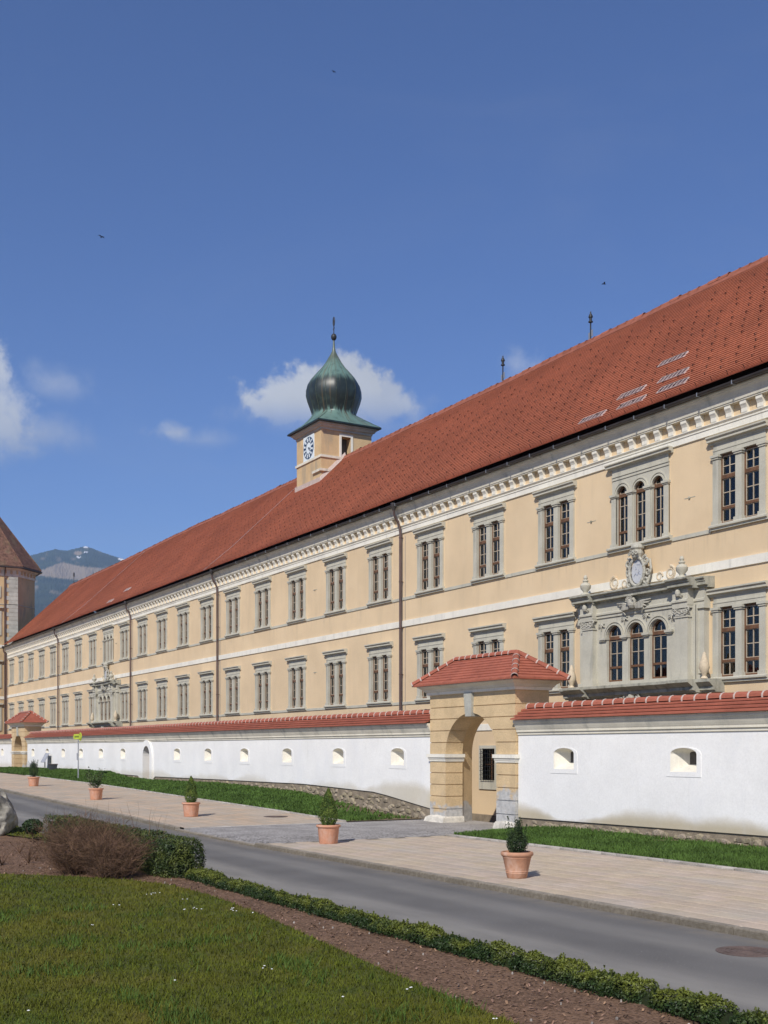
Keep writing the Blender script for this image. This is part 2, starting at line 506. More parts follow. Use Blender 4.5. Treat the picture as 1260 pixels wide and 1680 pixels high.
class MB:
    def __init__(s):
        s.v, s.f, s.mi, s.cur = [], [], [], 0

    def add(s, vs, fs):
        k = len(s.v)
        s.v += [tuple(p) for p in vs]
        s.f += [tuple(i + k for i in f) for f in fs]
        s.mi += [s.cur] * len(fs)
        return s

    def box(s, x0, x1, y0, y1, z0, z1):
        if x0 > x1: x0, x1 = x1, x0
        if y0 > y1: y0, y1 = y1, y0
        if z0 > z1: z0, z1 = z1, z0
        return s.add([(x0, y0, z0), (x1, y0, z0), (x1, y1, z0), (x0, y1, z0), (x0, y0, z1), (x1, y0, z1), (x1, y1, z1), (x0, y1, z1)],
                     [(0, 3, 2, 1), (4, 5, 6, 7), (0, 1, 5, 4), (1, 2, 6, 5), (2, 3, 7, 6), (3, 0, 4, 7)])

    def prism(s, poly, y0, y1):
        """polygon in XZ (counter-clockwise seen from -Y) drawn along Y"""
        n = len(poly)
        vs = [(x, y0, z) for x, z in poly] + [(x, y1, z) for x, z in poly]
        fs = [tuple(range(n)), tuple(range(2 * n - 1, n - 1, -1))]
        fs += [(i, i + n, (i + 1) % n + n, (i + 1) % n) for i in range(n)]
        return s.add(vs, fs)

    def sweepx(s, prof, x0, x1, closed=True):
        """profile in YZ drawn along X"""
        n = len(prof)
        vs = [(x0, y, z) for y, z in prof] + [(x1, y, z) for y, z in prof]
        m_ = n if closed else n - 1
        fs = [(i, (i + 1) % n, (i + 1) % n + n, i + n) for i in range(m_)]
        if closed:
            fs += [tuple(range(n - 1, -1, -1)), tuple(range(n, 2 * n))]
        return s.add(vs, fs)

    def rings(s, rs, cap0=True, cap1=True, closed=True):
        n = len(rs[0])
        vs = [p for r in rs for p in r]
        fs = []
        for k in range(len(rs) - 1):
            for i in range(n if closed else n - 1):
                j = (i + 1) % n
                fs.append((k * n + i, k * n + j, (k + 1) * n + j, (k + 1) * n + i))
        if cap0:
            fs.append(tuple(range(n - 1, -1, -1)))
        if cap1:
            fs.append(tuple(range((len(rs) - 1) * n, len(rs) * n)))
        return s.add(vs, fs)

    def lathe(s, cx, cy, prof, n=20, sx=1.0, sy=1.0, ph=0.0):
        rs = [[(cx + r * sx * math.cos(ph + 2 * math.pi * i / n), cy + r * sy * math.sin(ph + 2 * math.pi * i / n), z) for i in range(n)] for r, z in prof]
        return s.rings(rs)

    def tube(s, pts, r, n=8, r1=None):
        rs = []
        P = [Vector(p) for p in pts]
        for i, p in enumerate(P):
            d = (P[min(i + 1, len(P) - 1)] - P[max(i - 1, 0)]).normalized()
            a = d.orthogonal().normalized() if abs(d.z) < .9 else d.cross(Vector((0, 1, 0))).normalized()
            if i and a.dot(pa) < 0:
                a = -a
            pa = a
            c = d.cross(a)
            rr = r if r1 is None else r + (r1 - r) * i / (len(P) - 1)
            rs.append([p + a * rr * math.cos(2 * math.pi * k / n) + c * rr * math.sin(2 * math.pi * k / n) for k in range(n)])
        return s.rings(rs)

    def mesh(s, name, *mats, smooth=None):
        me = bpy.data.meshes.new(name)
        me.from_pydata(s.v, [], s.f)
        for mm in mats:
            me.materials.append(MAT[mm])
        if len(mats) > 1:
            me.polygons.foreach_set('material_index', s.mi)
        if smooth:
            me.shade_smooth()
            me.set_sharp_from_angle(angle=R(smooth))
        me.update()
        return me

    def build(s, name, mats, parent=None, at=(0, 0, 0), smooth=None):
        mats = (mats,) if isinstance(mats, str) else mats
        return inst(name, s.mesh(name, *mats, smooth=smooth), parent, at)


def np_mesh(name, verts, faces, mat):
    """verts (n,3), faces (m,k) numpy"""
    me = bpy.data.meshes.new(name)
    n, m_, k = len(verts), len(faces), faces.shape[1]
    me.vertices.add(n)
    me.vertices.foreach_set('co', np.asarray(verts, np.float32).ravel())
    me.loops.add(m_ * k)
    me.loops.foreach_set('vertex_index', faces.astype(np.int32).ravel())
    me.polygons.add(m_)
    me.polygons.foreach_set('loop_start', np.arange(0, m_ * k, k, dtype=np.int32))
    me.materials.append(MAT[mat])
    me.update(calc_edges=True)
    return me


def inside(poly, x, y):
    c = np.zeros(len(x), bool)
    n = len(poly)
    for i in range(n):
        x0, y0 = poly[i]
        x1, y1 = poly[i - 1]
        c ^= ((y0 > y) != (y1 > y)) & (x < (x1 - x0) * (y - y0) / (y1 - y0 + 1e-12) + x0)
    return c


def cdt(outer, holes, keep=None):
    """triangulate a polygon with holes: -> 2d points, triangles"""
    vs, es = [], []
    for lp in [outer] + holes:
        k = len(vs)
        vs += [Vector(p) for p in lp]
        es += [(k + i, k + (i + 1) % len(lp)) for i in range(len(lp))]
    v2, _, f2, _, _, _ = delaunay_2d_cdt(vs, es, [], 0, 1e-6)
    P = np.array([tuple(p) for p in v2])
    F = np.array([f for f in f2])
    c = P[F].mean(1)
    ok = inside(outer, c[:, 0], c[:, 1])
    for h in holes:
        ok &= ~inside(h, c[:, 0], c[:, 1])
    return P, F[ok]


def plate(mb, outer, holes, yf, yb, sides=True, reveal=True):
    """upright plate in XZ with holes: front face at yf, hole reveals and edges back to yb"""
    P, F = cdt(outer, holes)
    fs = []
    for f in F:
        a, b_, c_ = P[f[0]], P[f[1]], P[f[2]]
        cr_ = (b_[0] - a[0]) * (c_[1] - a[1]) - (b_[1] - a[1]) * (c_[0] - a[0])
        fs.append(tuple(f) if cr_ > 0 else tuple(f[::-1]))
    mb.add([(p[0], yf, p[1]) for p in P], fs)
    for lp in ([outer] if sides else []) + (holes if reveal else []):
        n = len(lp)
        mb.add([(x, yf, z) for x, z in lp] + [(x, yb, z) for x, z in lp], [(i, (i + 1) % n, (i + 1) % n + n, i + n) for i in range(n)])
    return mb


def rect(x0, x1, z0, z1):
    return [(x0, z0), (x1, z0), (x1, z1), (x0, z1)]


def arch(c, w, z0, zs, rise=None, n=12):
    """opening with an arched head: centre c, width w, sill z0, springing zs"""
    r = w / 2
    rise = r if rise is None else rise
    return [(c - r, z0), (c + r, z0)] + [(c + r * math.cos(math.pi * i / n), zs + rise * math.sin(math.pi * i / n)) for i in range(n + 1)]


def interp(tab):
    xs = np.array([t[0] for t in tab], float)
    ys = np.array([t[1] for t in tab], float)
    return lambda x: np.interp(x, xs, ys)


# ground heights: the place rises gently away to the left, and a turf bank climbs to the long wall
g = interp([(-200, .8), (-110, .78), (-80, .66), (-61, .5), (-38, .15), (-33, .05), (-28, 0), (60, 0)])
gw = interp([(-200, .9), (-92, .88), (-75, 1.0), (-68, 1.0), (-64.5, .72), (-60, .66), (-50, .75), (-41.6, .61), (-38.4, .37), (-35.7, .15),
             (-32.4, .04), (-26.9, .06), (-25, .2), (-15, .12), (60, .12)])
wb = interp([(-200, .8), (-68, .95), (-63, .9), (-50, .97), (-41.6, 1.0), (-35.7, .86), (-32.0, .42), (-27.2, .39), (-17.9, .45), (60, .5)])


def strip(name, mat, xs, ys, zf):
    X, Y = np.meshgrid(np.array(xs, float), np.array(ys, float), indexing='ij')
    Z = zf(X, Y)
    V = np.stack([X.ravel(), Y.ravel(), Z.ravel()], 1)
    n, m_ = X.shape
    i, j = np.meshgrid(np.arange(n - 1), np.arange(m_ - 1), indexing='ij')
    a = (i * m_ + j).ravel()
    F = np.stack([a, a + m_, a + m_ + 1, a + 1], 1)
    me = np_mesh(name, V, F, mat)
    o = inst(name, me, None, (0, 0, 0))
    return o


# ------------------------------------------------------------------ the setting
tag(strip('ground', 'earth', [-6000, -1500, -400, -200, -130, -100, -60, -30, 0, 30, 60, 200, 1500, 3000], [-3500, -600, -100, -30, 7, 12, 20, 40, 60, 200, 1000, 5500],
          lambda x, y: g(x) - .95), kind='structure')
XS = np.arange(-150, 41, 1.0)
tag(strip('road', 'asphalt', XS, [7.72, 8.7, 9.7, 10.7, 11.78], lambda x, y: g(x) - .1), kind='structure')
bedline = 7.78


def zbed(x, y):
    n = np.vectorize(lambda a, b_: mnoise.noise((a * 1.3, b_ * 1.3, 0)) * .03 + mnoise.noise((a * 6, b_ * 6, 3)) * .014)(x, y)
    edge = np.clip((bedline - y) / .25, 0, 1)
    return g(x) + (n + .01) * edge - .10 * (1 - edge)


tag(strip('planting_bed', 'mulch', np.concatenate([np.arange(-150, -34, 4), np.arange(-34, -3, .11), np.arange(-3, 40, 4)]),
          np.concatenate([np.arange(-30, 3.6, 2), np.arange(3.6, 7.79, .11)]), zbed), kind='structure')

LAWN = [(30, 5.7), (-5, 5.72), (-8.1, 5.9), (-10.5, 6.1), (-13.1, 6.42), (-15.5, 6.7), (-17.6, 6.82), (-19.0, 6.72), (-20.2, 6.35), (-21.3, 5.6), (-22.4, 4.5),
        (-23.5, 2.5), (-24.5, 0), (-26, -6), (-30, -30), (30, -30)]
LAWN2 = [(-90, 7.55), (-30.6, 7.55), (-29.8, 7.2), (-31.0, 6.9), (-34, 6.2), (-38, 3), (-42, -6), (-44, -30), (-90, -30)]


def flat(name, mat, poly, dz):
    P, F = cdt(poly, [])
    V = np.column_stack([P[:, 0], P[:, 1], g(P[:, 0]) + dz])
    a = P[F]
    sgn = (a[:, 1, 0] - a[:, 0, 0]) * (a[:, 2, 1] - a[:, 0, 1]) - (a[:, 1, 1] - a[:, 0, 1]) * (a[:, 2, 0] - a[:, 0, 0])
    F = np.where((sgn > 0)[:, None], F, F[:, ::-1])
    return inst(name, np_mesh(name, V, F, mat), None, (0, 0, 0))


tag(flat('lawn', 'turf_base', LAWN, .045), kind='structure')
tag(flat('lawn', 'turf_base', LAWN2, .045), kind='structure')

# pavement: base bed, then pavers, kerb and edging stones as pieces of it
PV0, PV1 = 11.95, 17.42
pav = strip('pavement', 'paving', np.concatenate([np.arange(-150, -33, 1.0), [-32.6]]), [PV0, 13, 14, 15, 16, PV1], lambda x, y: g(x))
tag(pav, kind='structure')
pav2 = strip('pavement', 'joint_sand', [-26.75, -26, -20, -10, 0, 20, 40], [PV0, 14, PV1], lambda x, y: g(x) - .012)
tag(pav2, kind='structure')
drive = strip('driveway', 'cobble', [-32.6, -31, -29, -28, -26.75], [11.79, 12.3, 14, 16, 18, 20.0, 21.6], lambda x, y: g(x) - .004 - .05 * np.clip((12.4 - y) / .6, 0, 1))
tag(drive, kind='structure')
tag(strip('courtyard', 'court_gravel', [-150, -40, -30, -20, 40], [20.8, 22, 24, 25.6], lambda x, y: -.5 + 0 * x), kind='structure')

mb = MB()
mb.rings([[(x0, y0, 0), (x1, y0, 0), (x1, y1, 0), (x0, y1, 0)] if k == 0 else [(x0 + .008, y0 + .008, .012), (x1 - .008, y0 + .008, .012), (x1 - .008, y1 - .008, .012), (x0 + .008, y1 - .008, .012)]
          for k, (x0, x1, y0, y1) in enumerate([(-.304, .304, -.198, .198)] * 2)], cap0=False)
PAVER = mb.mesh('paver', 'paver')
spots = []
row = 0
y = PV0 + .21
while y < PV1 - .1:
    x = -26.7 + (.31 if row % 2 else .0) + .31
    while x < 38:
        spots.append((x, y))
        x += .62
    y += .41
    row += 1
spots = [p for p in spots if p[0] > -26.45]
vis = sorted((p for p in spots if p[0] < -6), key=lambda p: math.hypot(*p) + (0 if p[0] * .5 + p[1] * .866 < .345 * (-p[0] * .866 + p[1] * .5) else 100))
near = vis[:300]
ns = set(near)
for (x, y) in near:
    inst('paver', PAVER, pav2, (x, y, -.012 + rnd.uniform(0, .003)))
mb = MB()
for (x, y) in spots:
    if (x, y) not in ns:
        z = -.012 + rnd.uniform(0, .003)
        mb.add([(v.co.x + x, v.co.y + y, v.co.z + z) for v in PAVER.vertices], [tuple(p.vertices) for p in PAVER.polygons])
tag(mb.build('distant_pavers', 'paver', pav2), kind='stuff')


def stone_box(name, lx, ly, lz, mat, seed, jit=.006, bev=.02):
    r = random.Random(seed)
    j = lambda: r.uniform(-jit, jit)
    rs = []
    for z, b_ in ((0, 0), (lz - bev, 0), (lz, bev)):
        rs.append([(-lx / 2 + b_ + j(), -ly / 2 + b_ + j(), z), (lx / 2 - b_ + j(), -ly / 2 + b_ + j(), z), (lx / 2 - b_ + j(), ly / 2 - b_ + j(), z), (-lx / 2 + b_ + j(), ly / 2 - b_ + j(), z)])
    return MB().rings(rs, cap0=False).mesh(name, mat)


KS = [stone_box('kerb_stone', .985, .18, .16, 'kerb_granite', k) for k in range(3)]
KL = [stone_box('kerb_stone', .985, .18, .08, 'kerb_granite', 9 + k) for k in range(2)]
ES = [stone_box('edging_stone', L, .13, .07, 'edging_granite', 20 + k, .01, .015) for k, L in enumerate((.48, .485, .475))]
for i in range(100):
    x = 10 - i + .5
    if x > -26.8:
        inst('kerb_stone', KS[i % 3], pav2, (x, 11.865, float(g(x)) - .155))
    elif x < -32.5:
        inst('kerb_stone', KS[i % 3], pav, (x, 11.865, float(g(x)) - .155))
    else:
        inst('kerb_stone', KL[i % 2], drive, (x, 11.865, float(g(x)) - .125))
for i in range(76):
    x = -26.5 + .5 * i
    inst('edging_stone', ES[i % 3], pav2, (x, 17.49 + rnd.uniform(-.008, .008), float(g(x)) - .03))
for i in range(90):
    x = -33.1 - .5 * i
    inst('edging_stone', ES[i % 3], pav, (x, 17.49 + rnd.uniform(-.008, .008), float(g(x)) - .03))

for i in range(11):
    y = 12.2 + .5 * i
    o = inst('edging_stone', ES[i % 3], pav, (-32.64, y, float(g(-32.64)) - .062))
    o.rotation_euler = (0, 0, R(90))


# turf banks between pavement and wall
def zbank(x, y):
    t = np.clip((y - 17.55) / (20.32 - 17.55), 0, 1)
    return g(x) * (1 - t) + np.maximum(gw(x), g(x)) * t + .015


tag(strip('grass_bank', 'bank_earth', np.concatenate([np.arange(-150, -66, 2), np.arange(-66, -32.7, .4), [-32.7]]), np.linspace(17.55, 20.4, 9), zbank), kind='structure')
tag(strip('grass_bank', 'bank_earth', np.arange(-26.9, 40, .6), np.linspace(17.55, 20.4, 9), zbank), kind='structure')

# far hill
def hill():
    pts = [(-150, 990), (-60, 950), (0, 925), (45, 913), (65, 907.5), (90, 901), (106, 903.5), (112, 903), (125, 900), (140, 896), (152, 900), (170, 907), (190, 913.5), (210, 919), (260, 936),
           (330, 950), (450, 962), (600, 985), (800, 1010), (1100, 1050), (1400, 1100)]
    A = [direction(*p) for p in pts]
    rid = interp([(a, math.tan(e)) for a, e in A])
    azs = np.concatenate([np.linspace(R(2), R(11.5), 30), np.linspace(R(11.5), R(21), 330)[1:], np.linspace(R(21), R(60), 60)[1:]])
    rs = np.concatenate([np.linspace(1500, 5200, 120), [5300, 5500, 6000]])
    V, C = [], []
    for a in azs:
        H_ = rid(a) * 5200
        for r in rs:
            s_ = (r - 1500) / 3700
            if s_ <= 1:
                n1 = mnoise.fractal((a * 30, r * .0016, 1.0), 1.0, 2.0, 5)
                h = H_ * (s_ ** 1.12) + n1 * 22 * math.sin(math.pi * min(s_, 1)) ** .8
            else:
                h = H_ - (r - 5200) * .35
            fr = mnoise.noise((a * 2500, r * .03, 5.0)) * 4 + mnoise.noise((a * 900, r * .01, 9.0)) * 3
            V.append((-math.cos(a) * r, math.sin(a) * r, h + 2.4 + (fr if s_ > .05 else 0)))
            C.append((a, h / r, s_))
    n, m_ = len(azs), len(rs)
    V = np.array(V)
    i, j = np.meshgrid(np.arange(n - 1), np.arange(m_ - 1), indexing='ij')
    q = (i * m_ + j).ravel()
    me = np_mesh('hill', V, np.stack([q, q + m_, q + m_ + 1, q + 1], 1), 'hillside')
    at_ = me.color_attributes.new('cover', 'FLOAT_COLOR', 'POINT')
    cols = np.zeros((len(V), 4), np.float32)
    for k, (a, e, s_) in enumerate(C):
        px = 630 + 1880 * math.tan(a - R(30))
        py = 1229 - e * 1880 / math.cos(a - R(30))
        w = mnoise.fractal((px * .06, py * .09, 3.0), 1.0, 2.0, 4)
        top = float(np.interp(px, [60, 72, 92, 104, 112, 135, 175, 230, 400], [938, 934, 926, 922, 925, 929, 933, 938, 950]))
        bot = float(np.interp(px, [60, 80, 100, 120, 140, 170, 230, 400], [944, 946, 949, 951, 953, 957, 962, 975]))
        w2 = mnoise.noise((px * .35, py * .2, 8.0))
        d = min(py - top, bot - py) + w2 * 1.6
        mead = min(1, max(0, d / 1.2 + .5))
        cl = max(0, 1 - ((px - 127) / 9) ** 2 - ((py - 907) / 4.5) ** 2) + w * .5
        cols[k, 0] = max(mead, min(1, max(0, cl * 2 - .3)))
        sn = max(1 - ((px - 199) / 7) ** 2 - ((py - 918 - (px - 199) * .25) / 2.2) ** 2, 1 - ((px - 141) / 4) ** 2 - ((py - 897.5) / 1.6) ** 2,
                 .8 - ((px - 141) / 5) ** 2 - ((py - 906) / 1.2) ** 2, .8 - ((px - 130) / 6) ** 2 - ((py - 914.5) / 1.2) ** 2)
        cols[k, 1] = min(1, max(0, sn * 2.5 + w * .8))
        cols[k, 3] = 1
    at_.data.foreach_set('color', cols.ravel())
    return tag(inst('hill', me, None, (0, 0, 0)), kind='structure')


hill()


# ------------------------------------------------------------------ the long building
FY = 25.5                       # facade plane
XL, XR = -122.0, 12.0
UP = [-23.58, -27.72, -31.98, -36.1, -40.28, -44.47, -48.72, -53.0, -57.3, -61.5, -65.6, -69.7, -73.8, -77.9, -82.05, -86.15, -90.34, -94.55, -98.7, -102.9, -107.07, -111.32, -115.5, -119.7]
RIGHT = [-19.4, -15.2, -11.0, -6.8, -2.6, 1.6, 5.8]
TRI_UP, TRI_LO = (1, 15), (1, 15)
ZU, ZL = 9.03, 4.52
WH = 2.06

bld = empty('monastery_building', (-60, FY, -.5))
tag(bld, 'long two-storey ochre monastery wing with red tiled roof and grey twin windows', 'building')


def double_parts():
    P = {}
    mb = MB()                                   # stone surround: pilasters, architrave, frieze
    for s in (-1, 1):
        x0, x1 = (s * .99, s * .77)
        mb.box(x0, x1, -.06, .15, .10, 1.93)
        mb.box(s * 1.02, s * .74, -.09, .15, 0, .11)
        mb.box(s * 1.02, s * .75, -.09, .15, 1.93, 1.985)
        mb.box(s * 1.05, s * .72, -.115, .15, 1.985, 2.06)
    mb.box(-.99, .99, -.045, .16, 2.06, 2.18)
    mb.box(-.995, .995, -.06, .16, 2.18, 2.215)
    mb.box(-.98, .98, -.035, .16, 2.215, 2.40)
    P['surround'] = mb.mesh('window', 'grey_stone')
    mb = MB().sweepx([(.02, 2.38), (-.06, 2.38), (-.065, 2.43), (-.10, 2.445), (-.17, 2.455), (-.17, 2.525), (-.19, 2.53), (-.22, 2.56), (-.22, 2.605), (.02, 2.62)], -1.13, 1.13)
    P['hood'] = mb.mesh('hood', 'grey_stone')
    mb = MB().sweepx([(.15, 0), (-.10, 0), (-.14, -.03), (-.14, -.08), (-.08, -.11), (-.08, -.16), (.02, -.16), (.15, -.02)], -1.09, 1.09)
    P['sill'] = mb.mesh('sill', 'grey_stone')
    mb = MB().box(-.12, .12, -.05, .15, .10, 1.93).box(-.16, .16, -.09, .15, 0, .11).box(-.15, .15, -.09, .15, 1.93, 1.985).box(-.18, .18, -.115, .15, 1.985, 2.06)
    P['column'] = mb.mesh('column', 'grey_stone')
    mb = MB()
    for x0, x1 in ((-.325, .325),):
        mb.box(x0, x0 + .055, .10, .17, 0, WH).box(x1 - .055, x1, .10, .17, 0, WH).box(x0 + .055, x1 - .055, .10, .17, 0, .06).box(x0 + .055, x1 - .055, .10, .17, WH - .06, WH)
        mb.box(x0 + .055, x1 - .055, .07, .17, 1.33, 1.44).box(x0 + .055, x1 - .055, .08, .17, .43, .51)
    P['sash'] = mb.mesh('sash', 'sash_wood')
    mb = MB()
    for x0, x1 in ((-.27, .27),):
        c = (x0 + x1) / 2
        mb.box(c - .013, c + .013, .105, .155, .06, WH - .06)
        for z in (1.70, .92):
            mb.box(x0, x1, .107, .153, z - .013, z + .013)
        for z0, z1 in ((.06, .43), (.51, 1.33), (1.44, WH - .06)):
            mb.box(x0, x0 + .022, .108, .15, z0, z1).box(x1 - .022, x1, .108, .15, z0, z1)
            mb.box(x0 + .022, x1 - .022, .108, .15, z0, z0 + .022).box(x0 + .022, x1 - .022, .108, .15, z1 - .022, z1)
    P['muntins'] = mb.mesh('muntins', 'muntin_paint')
    mb = MB()
    for x0, x1 in ((-.325, .325),):
        c = (x0 + x1) / 2
        mb.box(x0, x0 + .07, .34, .38, 0, WH).box(x1 - .07, x1, .34, .38, 0, WH).box(c - .03, c + .03, .34, .38, 0, WH)
        for z in (.03, .7, 1.38, 2.03):
            mb.box(x0 + .07, c - .03, .34, .38, z - .03, z + .03).box(c + .03, x1 - .07, .34, .38, z - .03, z + .03)
    P['inner_sash'] = mb.mesh('inner_sash', 'inner_sash')
    P['curtain'] = MB().rings([[(x_, .30 + .018 * math.sin(x_ * 60), .75), (x_, .30 + .018 * math.sin(x_ * 60), 2.03)] for x_ in np.linspace(-.31, .31, 22)], closed=False, cap0=False, cap1=False).mesh('curtain', 'curtain')
    P['blind'] = MB().box(-.31, .31, .30, .31, 1.45, 2.03).mesh('blind', 'curtain')
    P['pane'] = MB().box(-.30, .30, .128, .134, .03, WH - .03).mesh('pane', 'window_glass')
    return P


DP = double_parts()


def double_window(cx, z0, detail=True):
    w = inst('window', DP['surround'], bld, (cx, FY, z0))
    for k in ('hood', 'sill', 'column'):
        inst(k, DP[k], w, (cx, FY, z0))
    for s in (-.445, .445):
        for k in ('sash', 'muntins', 'pane') + (('inner_sash',) if detail else ()):
            inst(k, DP[k], w, (cx + s, FY - .035, z0))
        if rnd.random() < .3:
            k = rnd.choice(('curtain', 'blind'))
            inst(k, DP[k], w, (cx + s, FY - .035, z0))


def triple_parts(cs, w, zs, top, rect_holes=True):
    """sash, muntins and panes for three arched lights"""
    P = {}
    mb, mu, inn = MB(), MB(), MB()
    for c in cs:
        h = w / 2
        out = arch(c, w, 0, zs)
        inn_ = arch(c, w - .11, .06, zs)
        plate(mb, out, [inn_], .12, .19)
        mb.box(c - h + .05, c + h - .05, .09, .19, zs - .09, zs + .02)
        mb.box(c - h + .05, c + h - .05, .10, .19, .43, .50)
        mu.box(c - .015, c + .015, .125, .175, .06, zs - .09)
        for z in (.92, 1.33):
            mu.box(c - h + .055, c + h - .055, .127, .173, z - .012, z + .012)
        for z0, z1 in ((.06, .43), (.50, zs - .09)):
            mu.box(c - h + .055, c - h + .077, .128, .17, z0, z1).box(c + h - .077, c + h - .055, .128, .17, z0, z1)
        plate(mu, arch(c, w - .11, zs + .02, zs + .021), [arch(c, w - .16, zs + .045, zs + .046)], .13, .17)
        mu.tube([(c, .15, zs + .03), (c, .15, zs + h - .06)], .012, 5)
        inn.box(c - h, c - h + .06, .36, .4, 0, zs).box(c + h - .06, c + h, .36, .4, 0, zs).box(c - .025, c + .025, .36, .4, 0, zs)
        for z in (.6, 1.2):
            inn.box(c - h + .06, c - .025, .36, .4, z - .025, z + .025).box(c + .025, c + h - .06, .36, .4, z - .025, z + .025)
    P['sash'] = mb.mesh('sash', 'sash_wood')
    P['muntins'] = mu.mesh('muntins', 'muntin_paint')
    P['inner_sash'] = inn.mesh('inner_sash', 'inner_sash')
    P['pane'] = MB().prism(arch(0, w - .08, .03, zs), .148, .154).mesh('pane', 'window_glass')
    return P


# upper triple-arched window
TC = (-.83, 0, .83)
TW, TS = .56, 1.71
TP = triple_parts((0,), TW, TS, 2.06)
mb = MB()
holes = [arch(c, TW, -.01, TS) for c in TC]
plate(mb, rect(-1.31, 1.31, -.02, 2.22), holes, -.03, .16)
for c in TC:                                                # moulded archivolts
    for rr, tk, yy in ((.30, .025, -.06), (.385, .02, -.055)):
        ring_o = [(c + rr * math.cos(math.pi * i / 14), TS + rr * math.sin(math.pi * i / 14)) for i in range(15)]
        ring_i = [(c + (rr - tk - .02) * math.cos(math.pi * i / 14), TS + (rr - tk - .02) * math.sin(math.pi * i / 14)) for i in range(15)]
        mb.rings([[(ring_o[i][0], yy, ring_o[i][1]), (ring_o[i][0], .0, ring_o[i][1]), (ring_i[i][0], .0, ring_i[i][1]), (ring_i[i][0], yy, ring_i[i][1])] for i in range(15)])
mb.box(-1.315, 1.315, -.055, 0, 2.20, 2.235).box(-1.31, 1.31, -.04, 0, 2.235, 2.30).box(-1.32, 1.32, -.065, 0, 2.30, 2.335).box(-1.30, 1.30, -.045, 0, 2.335, 2.58)
for a_, b_ in ((-1.31, -1.11), (1.11, 1.31)):
    mb.box(a_, b_, -.07, 0, .1, 1.62).box(a_ - .03, b_ + .03, -.10, 0, 0, .10).box(a_ - .03, b_ + .03, -.10, .1, 1.62, 1.66).box(a_ - .05, b_ + .05, -.13, .1, 1.66, 1.73)
TSUR = mb.mesh('window', 'grey_stone')
TCO1 = MB().box(-.11, .11, -.07, .14, .1, 1.62).box(-.16, .16, -.10, .14, 0, .10).box(-.15, .15, -.10, .14, 1.62, 1.66).box(-.17, .17, -.13, .14, 1.66, 1.73).mesh('column', 'grey_stone')
THOOD = MB().sweepx([(.02, 2.55), (-.07, 2.55), (-.075, 2.59), (-.11, 2.605), (-.19, 2.61), (-.19, 2.68), (-.21, 2.685), (-.24, 2.70), (-.24, 2.735), (.02, 2.745)], -1.48, 1.48).mesh('hood', 'grey_stone')
TSILL = MB().sweepx([(.15, 0), (-.13, 0), (-.17, -.03), (-.17, -.08), (-.10, -.11), (-.10, -.17), (.02, -.17), (.15, -.02)], -1.45, 1.45).mesh('sill', 'grey_stone')


def triple_window(cx, z0):
    w = inst('window', TSUR, bld, (cx, FY, z0))
    inst('hood', THOOD, w, (cx, FY, z0))
    inst('sill', TSILL, w, (cx, FY, z0))
    for s in (-.415, .415):
        inst('column', TCO1, w, (cx + s, FY, z0))
    for c in TC:
        for k in ('sash', 'muntins', 'inner_sash', 'pane'):
            inst(k, TP[k], w, (cx + c, FY - .05, z0))


facade_holes = []
for i, c in enumerate(UP + RIGHT):
    dt = c > -75
    if i in TRI_UP:
        triple_window(c, ZU)
        facade_holes.append(rect(c - 1.13, c + 1.13, ZU - .01, ZU + 2.0))
    else:
        double_window(c, ZU, dt)
        facade_holes.append(rect(c - .78, c + .78, ZU - .01, ZU + WH + .01))
    if i in TRI_LO:
        facade_holes.append(rect(c + .12 - 1.36, c + .12 + 1.36, ZL + .1, ZL + 1.95))
    else:
        double_window(c, ZL, dt)
        facade_holes.append(rect(c - .78, c + .78, ZL - .01, ZL + WH + .01))
GW = [-44.47, -40.28, -36.1, -31.98, -27.72]                 # barred ground-floor windows seen through the gateway
for c in GW:
    facade_holes.append(rect(c - .42, c + .42, 1.2, 2.42))
mb = MB()
plate(mb, rect(XL, XR, -.7, 12.95), facade_holes, FY, FY + .45, sides=False)
mb.add([(XL, FY, -.7), (XL, 38.5, -.7), (XL, 38.5, 12.95), (XL, 32, 19.7), (XL, FY, 12.95)], [(0, 4, 3, 2, 1)])
mb.add([(XR, FY, -.7), (XR, 38.5, -.7), (XR, 38.5, 12.95), (XR, 32, 19.7), (XR, FY, 12.95)], [(0, 1, 2, 3, 4)])
mb.add([(XL, 38.5, -.7), (XR, 38.5, -.7), (XR, 38.5, 12.95), (XL, 38.5, 12.95)], [(0, 1, 2, 3)])
mb.build('wall', 'facade_ochre', bld)
MB().box(XL + .2, XR - .2, FY + 1.6, FY + 1.8, -.6, 12.9).build('interior_wall', 'interior_dark', bld)
MB().box(XL + .2, XR - .2, FY + .46, FY + 1.6, 3.9, 4.2).box(XL + .2, XR - .2, FY + .46, FY + 1.6, 8.2, 8.5).build('floors', 'interior_dark', bld)

# grey string course at sill height of both storeys, interrupted by the sills, and the white belt
for z0 in (ZU, ZL):
    tri = TRI_UP if z0 == ZU else TRI_LO
    xs = sorted(((c, 1.45 if (i in tri and z0 == ZU) else (3.2 if i in tri else 1.09)) for i, c in enumerate(UP + RIGHT)))
    x = XL
    for c, h in xs:
        if c - h > x:
            MB().sweepx([(FY, z0 - .08), (FY - .035, z0 - .085), (FY - .035, z0 - .20), (FY, z0 - .21)], x, c - h).build('string_course', 'grey_stone', bld)
        x = max(x, c + h)
    MB().sweepx([(FY, z0 - .08), (FY - .035, z0 - .085), (FY - .035, z0 - .20), (FY, z0 - .21)], x, XR).build('string_course', 'grey_stone', bld)
MB().sweepx([(FY, 7.95), (FY - .05, 7.94), (FY - .05, 7.68), (FY, 7.67)], XL, XR).build('belt', 'white_render', bld)
MB().sweepx([(FY, 3.37), (FY - .04, 3.36), (FY - .04, 3.12), (FY, 3.11)], XL, XR).build('belt', 'white_render', bld)
